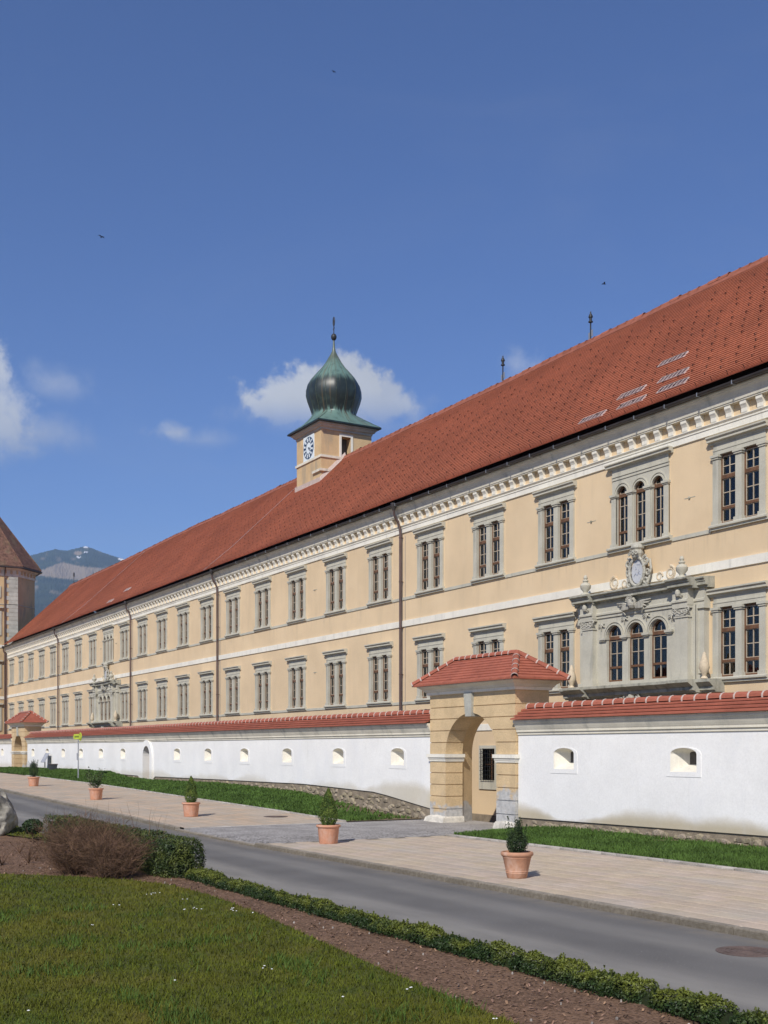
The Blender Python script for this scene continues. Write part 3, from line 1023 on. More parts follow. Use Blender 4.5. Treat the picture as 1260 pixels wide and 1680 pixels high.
MB().sweepx([(FY, -.12), (FY - .03, -.13), (FY - .03, -.7), (FY, -.7)], XL, XR).build('plinth', 'rubble_mortar', bld)

for c in GW:
    w = MB()
    plate(w, rect(c - .62, c + .62, .85, 2.54), [rect(c - .42, c + .42, 1.2, 2.42)], FY - .05, FY + .2)
    w = w.build('window', 'grey_stone', bld)
    gr = MB()
    for k in range(6):
        xx = c - .40 + k * .16
        gr.tube([(xx, FY - .12, 1.2), (xx, FY - .12, 2.42)], .012, 5)
    for k in range(8):
        zz = 1.24 + k * .165
        gr.tube([(c - .44, FY - .135, zz), (c + .44, FY - .135, zz)], .011, 5)
    gr.build('grille', 'grille_iron', w)
    MB().box(c - .42, c + .42, FY + .15, FY + .156, 1.2, 2.42).build('pane', 'window_glass', w)
    MB().box(c - .02, c + .02, FY + .12, FY + .15, 1.2, 2.42).box(c - .42, c + .42, FY + .12, FY + .15, 1.78, 1.82).build('sash', 'sash_wood', w)

# eaves: band, mouldings, frieze of brackets, cavetto cornice, gutter
mb = MB()
mb.sweepx([(FY, 11.72), (FY - .05, 11.73), (FY - .05, 11.91), (FY - .075, 11.92), (FY - .075, 11.965), (FY, 11.97)], XL, XR)
mb.sweepx([(FY, 11.99), (FY - .06, 11.99), (FY - .10, 12.03), (FY - .10, 12.05), (FY, 12.06)], XL, XR)
mb.build('frieze_band', 'white_render', bld)
MB().sweepx([(FY, 12.41), (FY - .19, 12.41), (FY - .19, 12.45), (FY - .215, 12.455), (FY - .225, 12.51), (FY - .25, 12.60), (FY - .295, 12.69), (FY - .35, 12.745), (FY - .35, 12.77), (FY - .39, 12.78), (FY - .39, 12.84), (FY, 12.85)], XL - .1, XR).build('cornice', 'cornice_render', bld)
BR = MB().sweepx([(.0, .0), (-.085, .0), (-.10, .03), (-.10, .14), (-.13, .20), (-.165, .25), (-.165, .35), (.0, .35)], -.112, .112).mesh('bracket', 'white_render')
nb = 0
x = -23.32
while x > XL + .1:
    inst('bracket', BR, bld, (x, FY, 12.06))
    x -= .588
x = -23.32 + .588
while x < 0:
    inst('bracket', BR, bld, (x, FY, 12.06))
    x += .588

GP = [(25.02 + .085 * math.cos(t), 12.91 + .085 * math.sin(t)) for t in np.linspace(math.pi, 2 * math.pi, 9)]
GP += [(25.02 + .072 * math.cos(t), 12.91 + .072 * math.sin(t)) for t in np.linspace(2 * math.pi, math.pi, 9)]
MB().sweepx(GP, XL - .15, XR).build('gutter', 'gutter_metal', bld, smooth=40)
GB = MB().box(-.012, .012, -.10, .10, -.10, -.088).box(-.012, .012, -.10, -.088, -.10, .02).mesh('gutter_bracket', 'galvanised')
x = -22.0
while x > -60:
    inst('gutter_bracket', GB, bld, (x, 25.02, 12.91))
    x -= 1.35

# roof: real tile courses
EV, RG = (24.98, 12.94), (32.0, 19.71)
ln = math.hypot(RG[0] - EV[0], RG[1] - EV[1])
nc = int(ln / .165)
tv = ((RG[0] - EV[0]) / ln, (RG[1] - EV[1]) / ln)
nv = (-tv[1], tv[0])


def sag(x):
    return .10 * mnoise.noise((x * .055, 1.7, 0)) + .035 * mnoise.noise((x * .21, 4.1, 0)) + .02 * mnoise.noise((x * .8, 9.1, 0))


def roof_pt(d, h=0.0, x=None):
    """point d metres up the slope; the lowest metre is laid a little flatter"""
    f = max(0, 1.1 - d) ** 2 * .10
    s_ = 0 if x is None else sag(x) * (.25 + .75 * d / ln)
    return EV[0] + tv[0] * d + nv[0] * (h + f), EV[1] + tv[1] * d + nv[1] * (h + f) + s_


mb = MB()
rs = []
for x in np.linspace(XL - .15, XR + .2, 90):
    ring = []
    for k in range(nc):
        d0, d1 = k * ln / nc, (k + 1) * ln / nc
        ring += [(x, *roof_pt(d0, .035, x)), (x, *roof_pt(d1, .012, x))]
    ring.append((x, *roof_pt(ln, 0, x)))
    rs.append(ring)
mb.rings(rs, closed=False, cap0=False, cap1=False)
mb.add([(XL - .15, RG[0], RG[1]), (XR + .2, RG[0], RG[1]), (XR + .2, 39.4, 12.9), (XL - .15, 39.4, 12.9)], [(0, 1, 2, 3)])
mb.add([(XL - .15, EV[0], EV[1] - .02), (XR + .2, EV[0], EV[1] - .02), (XR + .2, FY + .1, 12.86), (XL - .15, FY + .1, 12.86)], [(0, 3, 2, 1)])
roof = mb.build('roof', 'roof_tile', bld)
RT = MB()
RT.rings([[(x_, .13 * k_ * math.cos(t), -.06 + .15 * k_ * math.sin(t)) for t in np.linspace(math.pi * 1.0, 0, 7)] for x_, k_ in ((-.25, 1.0), (.22, 1.0), (.22, 1.12), (.28, 1.12))], closed=False, cap0=False, cap1=False)
RTM = RT.mesh('ridge_tile', 'ridge_tile')
x = XL + .2
while x < 9:
    if not (-63.5 < x < -59.9):
        inst('ridge_tile', RTM, roof, (x, RG[0] + rnd.uniform(-.01, .01), RG[1] + .05 + sag(x) + rnd.uniform(-.02, .02)))
    x += .5
MB().rings([[(x, RG[0] - .27, RG[1] - .23 + sag(x)), (x, RG[0] - .28, RG[1] - .18 + sag(x)), (x, RG[0] - .10, RG[1] + .03 + sag(x)), (x, RG[0] - .08, RG[1] - .02 + sag(x))] for x in np.linspace(XL, XR, 90)]).build('ridge_course', 'ridge_tile', roof)

# snow hooks: staggered rows, too small to pick apart
mb = MB()
for k in range(1, 15):
    d = .55 + k * .56
    if d > ln * .9:
        break
    x = XL + 1 + (.31 if k % 2 else 0)
    while x < 8:
        if not (-64 < x < -59.5 and d > 6.5) and not (d > ln * .72 and rnd.random() < .45) and rnd.random() > .06:
            xx, dd = x + rnd.uniform(-.05, .05), d + rnd.uniform(-.04, .04)
            y0, z0 = roof_pt(dd, .02, x)
            y1, z1 = roof_pt(dd + .02, .10, x)
            y2, z2 = roof_pt(dd + .15, .03, x)
            mb.add([(xx - .012, y0, z0), (xx + .012, y0, z0), (xx + .012, y1, z1), (xx - .012, y1, z1), (xx + .012, y2, z2), (xx - .012, y2, z2),
                    (xx - .045, y0, z0 + .05), (xx + .04, y0, z0 + .07), (xx + .04, y0, z0 + .095), (xx - .045, y0, z0 + .075)],
                   [(0, 1, 2, 3), (3, 2, 4, 5), (6, 7, 8, 9)])
        x += .62
for x in np.arange(XL + 1, 8, .62):
    y0, z0 = roof_pt(.28, .02, x)
    y1, z1 = roof_pt(.30, .17, x)
    y2, z2 = roof_pt(.62, .03, x)
    mb.add([(x - .012, y0, z0), (x + .012, y0, z0), (x + .012, y1, z1), (x - .012, y1, z1), (x + .012, y2, z2), (x - .012, y2, z2)], [(0, 1, 2, 3), (3, 2, 4, 5)])
tag(mb.build('snow_hooks', 'snow_hook', roof), kind='stuff')

# glazed vent strips of six tiles
for (xc, d) in ((-30.35, .92), (-29.1, 1.80), (-28.4, .92), (-28.3, 3.32), (-27.2, 1.85), (-26.6, 1.02), (-86.5, .9), (-84.5, 1.9)):
    fr = MB()
    L, Hh = 1.22, .34

    def q(mb_, x0, x1, d0, d1, h):
        a = [roof_pt(d0, h, xc), roof_pt(d1, h, xc), roof_pt(d0, .0, xc), roof_pt(d1, .0, xc)]
        mb_.add([(x0, *a[0]), (x1, *a[0]), (x1, *a[1]), (x0, *a[1]), (x0, *a[2]), (x1, *a[2]), (x1, *a[3]), (x0, *a[3])],
                [(0, 1, 2, 3), (4, 5, 1, 0), (5, 6, 2, 1), (6, 7, 3, 2), (7, 4, 0, 3)])
    q(fr, xc - L / 2, xc + L / 2, d, d + .02, .06)
    q(fr, xc - L / 2, xc + L / 2, d + Hh - .02, d + Hh, .06)
    for k in range(7):
        xx = xc - L / 2 + k * (L - .024) / 6
        q(fr, xx, xx + .022, d + .02, d + Hh - .02, .058)
    v = fr.build('roof_vent', 'vent_frame', roof)
    gm = MB()
    q(gm, xc - L / 2 + .01, xc + L / 2 - .01, d + .01, d + Hh - .01, .05)
    gm.build('vent_panes', 'vent_glass', v)

# lightning wires down the slope
for xw, xe in ((-96.5, -97.5), (-64.2, -64.6)):
    pts = [(xw + (xe - xw) * t, *roof_pt(ln * (1 - t), .06)) for t in np.linspace(0, 1, 5)]
    MB().tube(pts, .009, 5).build('lightning_wire', 'galvanised', roof)

# downpipes with hopper heads
for xp in (-42.5, -63.65, -80.3, -100.8, -121.7):
    y0 = 25.02
    pts = [(xp, y0, 12.72), (xp, y0 + .02, 12.52), (xp, y0 + .08, 12.36), (xp, y0 + .22, 12.18), (xp, FY - .17, 11.96), (xp, FY - .15, 11.7), (xp, FY - .15, 6), (xp, FY - .15, -.5)]
    dp = MB().tube(pts, .055, 10).build('downpipe', 'pipe_metal', bld, smooth=50)
    MB().lathe(xp, y0, [(.06, 12.66), (.075, 12.74), (.13, 12.82), (.135, 12.98), (.125, 12.98)], 12).build('hopper', 'gutter_metal', dp, smooth=40)
    for z in (11.5, 9.6, 7.6, 5.6, 4.0):
        cl = MB()
        cl.lathe(xp, FY - .15, [(.064, z), (.07, z + .005), (.07, z + .045), (.064, z + .05)], 10).box(xp - .015, xp + .015, FY - .1, FY, z + .01, z + .04)
        cl.build('pipe_clamp', 'pipe_metal', dp)
    MB().tube([(xp + .2, FY - .03, 11.6), (xp + .2, FY - .03, -.5)], .008, 5).build('earth_wire', 'galvanised', dp)

# finials on the ridge: rod, little lantern, two vanes
for xf in (-37.84, -44.17, -120.6):
    zb = RG[1] + .05
    f = MB().tube([(xf, RG[0], zb), (xf, RG[0], zb + 1.05)], .03, 8).build('finial', 'iron_dark', bld)
    MB().lathe(xf, RG[0], [(.03, zb + .78), (.10, zb + .80), (.10, zb + .84), (.055, zb + .85), (.065, zb + 1.0), (.10, zb + 1.01), (.085, zb + 1.08), (.03, zb + 1.18), (.03, zb + 1.24), (.0, zb + 1.27)], 10).build('lantern_head', 'iron_dark', f, smooth=40)
    if xf > -100:
        MB().box(xf + .04, xf + .14, RG[0] - .006, RG[0] + .006, zb + .18, zb + .46).box(xf - .14, xf - .04, RG[0] - .006, RG[0] + .006, zb + .10, zb + .38).build('vane', 'galvanised', f)

# wall anchors with small rust marks between the bays
for xa, za in ((-25.55, 10.05), (-25.7, 5.9), (-30.1, 10.1), (-51.0, 10.3), (-51.0, 6.2), (-88.2, 10.2), (-84.2, 10.3)):
    MB().box(xa - .22, xa + .22, FY - .006, FY, za - .01, za + .012).lathe(xa, FY - .02, [(.03, za - .03), (.04, za), (.03, za + .03)], 8).build('wall_anchor', 'weathered_stone', bld)


# ------------------------------------------------------------------ window aedicule (grey stone frame with balcony, urns and arms)
def spiral(mb, cx, cz, y, r0, turns, hand, rad, n=26, a0=0.0):
    pts = []
    for i in range(n + 1):
        t = i / n
        a = a0 + hand * t * turns * 2 * math.pi
        r = r0 * (1 - .82 * t)
        pts.append((cx + r * math.cos(a), y - rad * .4 * (1 - t), cz + r * math.sin(a)))
    mb.tube(pts, rad, 6, rad * .55)


AP = triple_parts((0,), .74, 1.46, 2.0)


def aedicule(cx, far=False):
    base = (cx, FY, 0)
    mb = MB()
    hs_ = [arch(c, .74, 4.60, 6.06) for c in (-1.01, 0, 1.01)]
    plate(mb, rect(-2.6, 2.6, 4.47, 6.72), hs_, -.30, -.06)
    for c in (-1.01, 0, 1.01):
        for rr, th, yy in ((.43, .045, -.35), (.50, .026, -.335)):
            o_ = [(c + rr * math.cos(math.pi * i / 14), 6.06 + rr * math.sin(math.pi * i / 14)) for i in range(15)]
            i_ = [(c + (rr - th) * math.cos(math.pi * i / 14), 6.06 + (rr - th) * math.sin(math.pi * i / 14)) for i in range(15)]
            mb.rings([[(o_[i][0], yy, o_[i][1]), (o_[i][0], -.29, o_[i][1]), (i_[i][0], -.29, i_[i][1]), (i_[i][0], yy, i_[i][1])] for i in range(15)])
    mb.box(-2.62, -2.58, -.30, 0, 4.47, 6.72).box(2.58, 2.62, -.30, 0, 4.47, 6.72)
    root = mb.build('aedicule', 'grey_stone', bld, base)
    for x0, x1 in ((-1.66, -1.39), (-.63, -.38), (.38, .63), (1.39, 1.66)):
        MB().box(x0, x1, -.37, -.2, 5.95, 5.99).box(x0 - .03, x1 + .03, -.40, -.2, 5.99, 6.06).build('impost', 'grey_stone', root, base)
    for s in (-1, 1):
        mb = MB().box(s * 1.90, s * 2.42, -.47, -.25, 4.66, 6.36)
        mb.box(s * 2.42, s * 2.84, -.22, .02, 4.66, 6.72)
        mb.box(s * 1.86, s * 2.46, -.51, -.25, 4.58, 4.66).box(s * 1.82, s * 2.50, -.54, -.25, 4.47, 4.58)
        mb.box(s * 2.46, s * 2.90, -.27, .02, 4.47, 4.62)
        mb.box(s * 1.87, s * 2.45, -.50, -.25, 6.36, 6.41).box(s * 1.85, s * 2.47, -.53, -.25, 6.64, 6.72).box(s * 2.40, s * 2.90, -.28, .02, 6.60, 6.72)
        mb.build('pilaster', 'grey_stone', root, base)
        cp = MB()
        for k in range(5):
            xx = s * (1.95 + k * .105)
            spiral(cp, xx, 6.52 + .04 * (k % 2), -.50, .075, 1.3, s, .022, 14, k)
        spiral(cp, s * 1.88, 6.58, -.50, .085, 1.5, 1, .024, 16)
        spiral(cp, s * 2.45, 6.58, -.50, .085, 1.5, -1, .024, 16, math.pi)
        cp.box(s * 1.93, s * 2.40, -.50, -.3, 6.40, 6.62)
        cp.build('capital', 'pale_carving', root, base)
        # entablature block with a small cherub's head
        cp = MB().lathe(s * 2.15, -.60, [(.0, 6.98), (.06, 7.0), (.085, 7.07), (.08, 7.14), (.05, 7.19), (0, 7.21)], 10)
        spiral(cp, s * 2.15 - .09, 7.03, -.56, .06, 1, 1, .02, 10)
        spiral(cp, s * 2.15 + .09, 7.03, -.56, .06, 1, -1, .02, 10)
        cp.build('head_carving', 'pale_carving', root, base)
    mb = MB()
    prof = [(0, 6.72), (-.34, 6.72), (-.34, 6.80), (-.38, 6.82), (-.38, 6.88), (-.36, 6.90), (-.33, 6.91), (-.33, 7.20), (0, 7.20)]
    mb.sweepx(prof, -1.84, 1.84)
    for s in (-1, 1):
        mb.sweepx([(y - .19 if y < 0 else y, z) for y, z in prof], min(s * 1.84, s * 2.48), max(s * 1.84, s * 2.48))
        mb.sweepx([(y * .75, z) for y, z in prof], min(s * 2.48, s * 2.9), max(s * 2.48, s * 2.9))
    mb.build('entablature', 'grey_stone', root, base)
    mb = MB()
    cpf = [(0, 7.20), (-.38, 7.20), (-.38, 7.25), (-.43, 7.265), (-.54, 7.275), (-.54, 7.37), (-.58, 7.38), (-.58, 7.415), (-.61, 7.43), (-.66, 7.46), (-.66, 7.51), (0, 7.54)]
    mb.sweepx(cpf, -1.8, 1.8)
    for s in (-1, 1):
        mb.sweepx([(y - .16 if y < 0 else y, z) for y, z in cpf], min(s * 1.8, s * 2.72), max(s * 1.8, s * 2.72))
        mb.sweepx([(y * .72, z) for y, z in cpf], min(s * 2.72, s * 3.06), max(s * 2.72, s * 3.06))
    mb.build('cornice', 'weathered_stone', root, base)
    mb = MB()
    bp = [(0, 4.08), (-.46, 4.08), (-.48, 4.12), (-.58, 4.14), (-.58, 4.24), (-.61, 4.25), (-.70, 4.31), (-.78, 4.36), (-.80, 4.37), (-.80, 4.455), (0, 4.47)]
    mb.sweepx(bp, -2.0, 2.0)
    for s in (-1, 1):
        mb.sweepx([(y - .14 if y < 0 else y, z) for y, z in bp], min(s * 2.0, s * 2.9), max(s * 2.0, s * 2.9))
        mb.sweepx([(y * .8, z) for y, z in bp], min(s * 2.9, s * 3.45), max(s * 2.9, s * 3.45))
    mb.box(-2.6, 2.6, -.40, 0, 3.7, 4.08)
    mb.build('balcony_slab', 'weathered_stone', root, base)
    cp = MB()
    for s in (-1, 1):
        spiral(cp, s * .22, 4.02, -.50, .17, 1.4, s, .045, 20)
        spiral(cp, s * .52, 3.95, -.47, .12, 1.2, -s, .035, 16)
    cp.lathe(0, -.50, [(0, 3.85), (.1, 3.88), (.13, 4.0), (.1, 4.12), (0, 4.2)], 10)
    cp.build('mask_carving', 'pale_carving', root, base)
    # spandrel leaves between the arches
    for xs_, zz in ((-1.62, 6.42), (-.505, 6.55), (.505, 6.55), (1.62, 6.42)):
        cp = MB()
        for a in (-2.5, -1.57, -.6):
            ex, ez = xs_ + .20 * math.cos(a), zz + .12 + .24 * math.sin(a)
            cp.tube([(xs_, -.32, zz + .1), ((xs_ + ex) / 2 + .02, -.36, (zz + .1 + ez) / 2), (ex, -.32, ez)], .035, 6, .01)
        cp.box(xs_ - .15, xs_ + .15, -.33, -.29, zz + .09, zz + .12)
        cp.build('spandrel_carving', 'pale_carving', root, base)
    # winged head in the frieze
    cp = MB().lathe(0, -.47, [(0, 6.86), (.08, 6.88), (.135, 6.96), (.15, 7.05), (.14, 7.13), (.10, 7.21), (0, 7.25)], 12)
    for k in range(7):
        a = math.pi * k / 6
        spiral(cp, .12 * math.cos(a), 7.12 + .10 * math.sin(a), -.58, .045, 1, 1, .022, 9, a)
    for s in (-1, 1):
        for k in range(5):
            cp.tube([(s * .13, -.42, 6.98 - .02 * k), (s * (.40 + .02 * k), -.46, 7.06 - .05 * k), (s * (.78 - .10 * k), -.40, 7.10 - .10 * k)], .055, 6, .018)
    cp.build('winged_head_carving', 'pale_carving', root, base)
    # coat of arms over the cornice
    oval = [(.27 * math.cos(t), 8.06 + .38 * math.sin(t)) for t in np.linspace(0, 2 * math.pi, 25)[:-1]]
    ct = MB()
    for k in range(24):
        t = 2 * math.pi * k / 24
        t2 = 2 * math.pi * (k + 1) / 24
        ct.tube([(.34 * math.cos(t), -.26 - .02 * (k % 2), 8.06 + .45 * math.sin(t)), (.34 * math.cos(t2), -.26 - .02 * ((k + 1) % 2), 8.06 + .45 * math.sin(t2))], .05, 6)
    for s in (-1, 1):
        spiral(ct, s * .40, 8.36, -.24, .16, 1.5, s, .05, 22, math.pi / 2)
        spiral(ct, s * .44, 8.02, -.20, .12, 1.3, -s, .042, 18)
        spiral(ct, s * .36, 7.72, -.22, .13, 1.4, s, .045, 18, -1.5)
        ct.tube([(s * .48, -.16, 8.4), (s * .56, -.18, 8.1), (s * .46, -.18, 7.75), (s * .2, -.2, 7.58)], .045, 6, .03)
    ct.lathe(0, -.24, [(0, 8.48), (.16, 8.5), (.20, 8.62), (.17, 8.74), (.22, 8.80), (.20, 8.88), (.08, 8.95), (0, 8.97)], 10)
    for k in range(5):
        spiral(ct, -.18 + .09 * k, 8.62 + .05 * (k % 2), -.42, .06, 1.2, 1 if k % 2 else -1, .025, 12, k)
    ct.box(-.30, .30, -.22, -.02, 7.53, 7.66)
    ct.build('coat_of_arms', 'pale_carving', root, base)
    MB().prism(oval, -.24, -.12).build('plaque', 'plaque_white', root, base)
    ln_ = MB()
    for p in ([(-.16, 7.92), (-.07, 8.0), (0, 7.93), (.07, 8.0), (.15, 7.95)], [(-.08, 8.22), (-.03, 8.14), (-.09, 8.12)], [(.05, 8.12), (.10, 8.05), (.04, 8.02)], [(-.02, 8.28), (.12, 8.26)]):
        ln_.tube([(x_, -.243, z_) for x_, z_ in p], .010, 5)
    ln_.build('plaque_figures', 'plaque_lines', root, base)
    # scroll reliefs and urns
    for s in (-1, 1):
        cp = MB()
        spiral(cp, s * 1.28, 7.86, -.02, .22, 2.0, -s, .055, 30, math.pi / 2)
        spiral(cp, s * .80, 7.80, -.02, .15, 1.4, s, .050, 20)
        cp.tube([(s * .95, -.02, 7.66), (s * 1.3, -.03, 7.58), (s * 1.7, -.03, 7.66), (s * 1.95, -.02, 7.60)], .07, 6, .03)
        cp.build('scroll_relief', 'scroll_plaster', root, base)
        ux = s * 2.22
        MB().lathe(ux, -.5, [(.0, 7.50), (.17, 7.52), (.17, 7.58), (.07, 7.62), (.08, 7.66), (.17, 7.76), (.185, 7.86), (.13, 7.94), (.07, 7.97), (.10, 8.0), (.10, 8.03), (.05, 8.06), (.075, 8.12), (.04, 8.20), (0, 8.22)], 16).build('urn', 'grey_stone', root, base, smooth=35)
        ux = s * 3.05
        MB().lathe(ux, -.42, [(0, 4.46), (.12, 4.48), (.06, 4.56), (.11, 4.68), (.16, 4.80), (.13, 4.95), (.08, 5.10), (.04, 5.24), (0, 5.28)], 14).build('urn', 'scroll_plaster', root, base, smooth=35)
    for c in (-1.01, 0, 1.01):
        for k in ('sash', 'muntins', 'inner_sash', 'pane'):
            inst(k, AP[k], root, (cx + c, FY - .325, 4.60))
    if not far:
        MB().box(-.24, -.02, -.13, -.12, 5.55, 5.95).build('curtain', 'inner_sash', root, (cx, FY, 0))


aedicule(UP[1] + .12)
aedicule(UP[15] + .12, True)

# ------------------------------------------------------------------ clock tower riding on the ridge
tw = empty('clock_tower', (-61.7, 32.1, 16.5))
tag(tw, 'square ochre clock tower with green copper onion dome riding the roof ridge', 'clock tower')
TX0, TX1, TY0, TY1 = -63.35, -60.05, 30.42, 33.8
mb = MB()
plate(mb, rect(TX0, TX1, 16.4, 21.5), [], TY0, TY0 + .1, sides=False)
mb.add([(TX0, TY0, 16.4), (TX0, TY1, 16.4), (TX0, TY1, 21.5), (TX0, TY0, 21.5)], [(0, 3, 2, 1)])
mb.add([(TX0, TY1, 16.4), (TX1, TY1, 16.4), (TX1, TY1, 21.5), (TX0, TY1, 21.5)], [(0, 3, 2, 1)])
oy0, oy1, oz0, oz1 = 31.75, 32.38, 19.75, 20.92
P_, F_ = cdt([(TY0, 16.4), (TY1, 16.4), (TY1, 21.5), (TY0, 21.5)], [[(oy0, oz0), (oy1, oz0), (oy1, oz1), (oy0, oz1)]])
mb.add([(TX1, p[0], p[1]) for p in P_], [tuple(f) for f in F_])
for a_, b_ in (((oy0, oz0), (oy1, oz0)), ((oy1, oz0), (oy1, oz1)), ((oy1, oz1), (oy0, oz1)), ((oy0, oz1), (oy0, oz0))):
    mb.add([(TX1, *a_), (TX1, *b_), (TX1 - .5, *b_), (TX1 - .5, *a_)], [(0, 1, 2, 3)])
mb.build('wall', 'tower_ochre', tw)
wn = MB().box(TX1 - .02, TX1 + .04, oy0 - .14, oy0, oz0 - .1, oz1 + .14).box(TX1 - .02, TX1 + .04, oy1, oy1 + .14, oz0 - .1, oz1 + .14).box(TX1 - .02, TX1 + .04, oy0, oy1, oz1, oz1 + .14).build('window', 'white_render', tw)
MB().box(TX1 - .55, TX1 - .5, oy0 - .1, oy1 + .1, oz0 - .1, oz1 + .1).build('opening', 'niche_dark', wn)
mb = MB()
for zz, o_, h_ in ((19.55, .07, .14),):
    mb.box(TX0 - o_, TX1 + o_, TY0 - o_, TY0, zz, zz + h_).box(TX1, TX1 + o_, TY0, TY1 + o_, zz, zz + h_).box(TX0 - o_, TX0, TY0, TY1 + o_, zz, zz + h_)
mb.build('string_course', 'cornice_render', tw)


def sq(h, z):
    return [(-61.7 - h, 32.11 - h, z), (-61.7 + h, 32.11 - h, z), (-61.7 + h, 32.11 + h, z), (-61.7 - h, 32.11 + h, z)]


MB().rings([sq(1.68, 21.18), sq(1.72, 21.20), sq(1.72, 21.30), sq(1.82, 21.34), sq(1.90, 21.46), sq(1.96, 21.48), sq(1.96, 21.56)]).build('cornice', 'quoin_stone', tw)
MB().rings([sq(2.06, 21.565), sq(2.12, 21.57), sq(2.12, 21.66), sq(2.0, 21.70)]).build('eave', 'copper_edge', tw)
MB().box(-61.05, -60.03, TY0 - .12, TY0, 18.72, 18.86).box(-60.05, -59.93, TY0 - .12, TY0 + .5, 18.72, 18.86).box(-63.4, -62.7, TY0 - .1, TY0, 18.1, 18.2).build('ledge', 'cornice_render', tw)
zr = lambda y: EV[1] + (y - EV[0]) * (RG[1] - EV[1]) / (RG[0] - EV[0])
fl = MB()
fl.box(TX0 - .04, TX1 + .02, TY0 - .12, TY0, zr(TY0) - .15, zr(TY0) + .16)
fl.add([(TX1, TY0 - .1, zr(TY0 - .1) + .02), (TX1 + .12, TY0 - .1, zr(TY0 - .1) + .02), (TX1 + .12, 32, zr(32) + .05), (TX1, 32, zr(32) + .05),
        (TX1, TY0 - .1, zr(TY0 - .1) + .28), (TX1 + .02, TY0 - .1, zr(TY0 - .1) + .24), (TX1 + .02, 32, zr(32) + .27), (TX1, 32, zr(32) + .31)],
       [(0, 1, 2, 3), (1, 5, 6, 2), (5, 4, 7, 6), (0, 4, 5, 1)])
fl.build('flashing', 'mortar', tw)
# clock: white square dial plate, dark ring with white hour panels, white centre, hands
ccx, ccz = -61.66, 20.42
dial = MB().box(ccx - .72, ccx + .72, TY0 - .03, TY0, ccz - .72, ccz + .74).build('clock', 'clock_white', tw)
n_ = 48
o_ = [(ccx + .66 * math.cos(2 * math.pi * i / n_), ccz + .66 * math.sin(2 * math.pi * i / n_)) for i in range(n_)]
i_ = [(ccx + .34 * math.cos(2 * math.pi * i / n_), ccz + .34 * math.sin(2 * math.pi * i / n_)) for i in range(n_)]
mb = MB()
plate(mb, o_, [i_], TY0 - .045, TY0 - .02)
mb.build('dial_ring', 'clock_blue', dial)
mb = MB()
for k in range(12):
    a = 2 * math.pi * (k + .5) / 12
    d_ = .105
    pts = [(ccx + r_ * math.cos(a + s_), ccz + r_ * math.sin(a + s_)) for r_, s_ in ((.385, -d_ * 1.25), (.61, -d_), (.61, d_), (.385, d_ * 1.25))]
    mb.prism(pts, TY0 - .055, TY0 - .03)
mb.build('hour_panels', 'clock_white', dial)
mb = MB()
for ang, L_, w_ in ((R(90 - 100), .30, .035), (R(90 - 128), .5, .025)):
    ex, ez = math.cos(ang), math.sin(ang)
    mb.prism([(ccx - ez * w_, ccz + ex * w_), (ccx + ez * w_, ccz - ex * w_), (ccx + ex * L_, ccz + ez * L_)][::-1], TY0 - .075, TY0 - .06)
mb.build('clock_hands', 'clock_blue', dial)
# onion dome
rs, n_ = [], 64
PR = [(21.67, 2.08, 1.0), (21.80, 1.93, .95), (22.0, 1.74, .8), (22.25, 1.55, .5), (22.45, 1.43, .2), (22.60, 1.37, 0), (22.68, 1.38, 0), (23.01, 1.50, 0), (23.37, 1.64, 0), (23.72, 1.735, 0),
      (24.07, 1.72, 0), (24.42, 1.625, 0), (24.77, 1.41, 0), (25.13, 1.09, 0), (25.48, .75, 0), (25.83, .49, 0), (26.18, .29, 0), (26.5, .12, 0), (26.75, .075, 0), (27.25, .045, 0)]
for z, r, q_ in PR:
    ring = []
    for i in range(n_):
        t = 2 * math.pi * i / n_
        rsq = r / max(abs(math.cos(t)), abs(math.sin(t)))
        ph = ((t + math.pi / 8) % (math.pi / 4)) - math.pi / 8
        roc = r * .955 * (.55 + .45 * math.cos(math.pi / 8) / math.cos(ph) * 1.04)
        rr = rsq * q_ + roc * (1 - q_)
        ring.append((-61.7 + rr * math.cos(t), 32.11 + rr * math.sin(t), z))
    rs.append(ring)
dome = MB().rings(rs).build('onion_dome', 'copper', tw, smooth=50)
sm = MB()
for k in range(16):
    i = k * 4
    sm.tube([rs[j][i] for j in range(5, 17)], .018, 5, .01)
    if k % 2 == 0:
        sm.tube([rs[j][i] for j in range(0, 6)], .02, 5)
sm.build('seams', 'seam_copper', dome)
MB().lathe(-61.7, 32.11, [(0, 27.18), (.10, 27.2), (.165, 27.30), (.175, 27.38), (.165, 27.46), (.10, 27.56), (0, 27.58)], 14).build('ball', 'iron_dark', tw, smooth=60)
cr_ = MB().tube([(-61.7, 32.11, 27.5), (-61.7, 32.11, 28.05)], .028, 6)
cr_.tube([(-61.62, 32.11, 27.92), (-61.78, 32.11, 27.85)], .03, 5)
cr_.tube([(-61.7 + .10 * math.cos(t), 32.11, 28.32 + .27 * math.sin(t)) for t in np.linspace(-math.pi / 2, 1.5 * math.pi, 15)], .028, 6)
cr_.tube([(-61.7, 32.11, 28.05), (-61.74, 32.11, 28.2), (-61.68, 32.11, 28.4)], .02, 5)
cr_.build('finial_ornament', 'iron_dark', tw)

# ------------------------------------------------------------------ octagonal corner tower at the far end
ct = empty('corner_tower', (-129.75, 23.5, 0))
tag(ct, 'ochre octagonal corner tower with weathered brown pointed roof at the left edge', 'tower')
OC = [(-124, 20), (-124, 27), (-126.26, 29.26), (-133.24, 29.26), (-135.5, 27), (-135.5, 20), (-133.24, 17.74), (-126.26, 17.74)]


def octo(o, z):
    cx, cy = -129.75, 23.5
    return [(cx + (x - cx) * (1 + o / 5.75), cy + (y - cy) * (1 + o / 5.75), z) for x, y in OC]


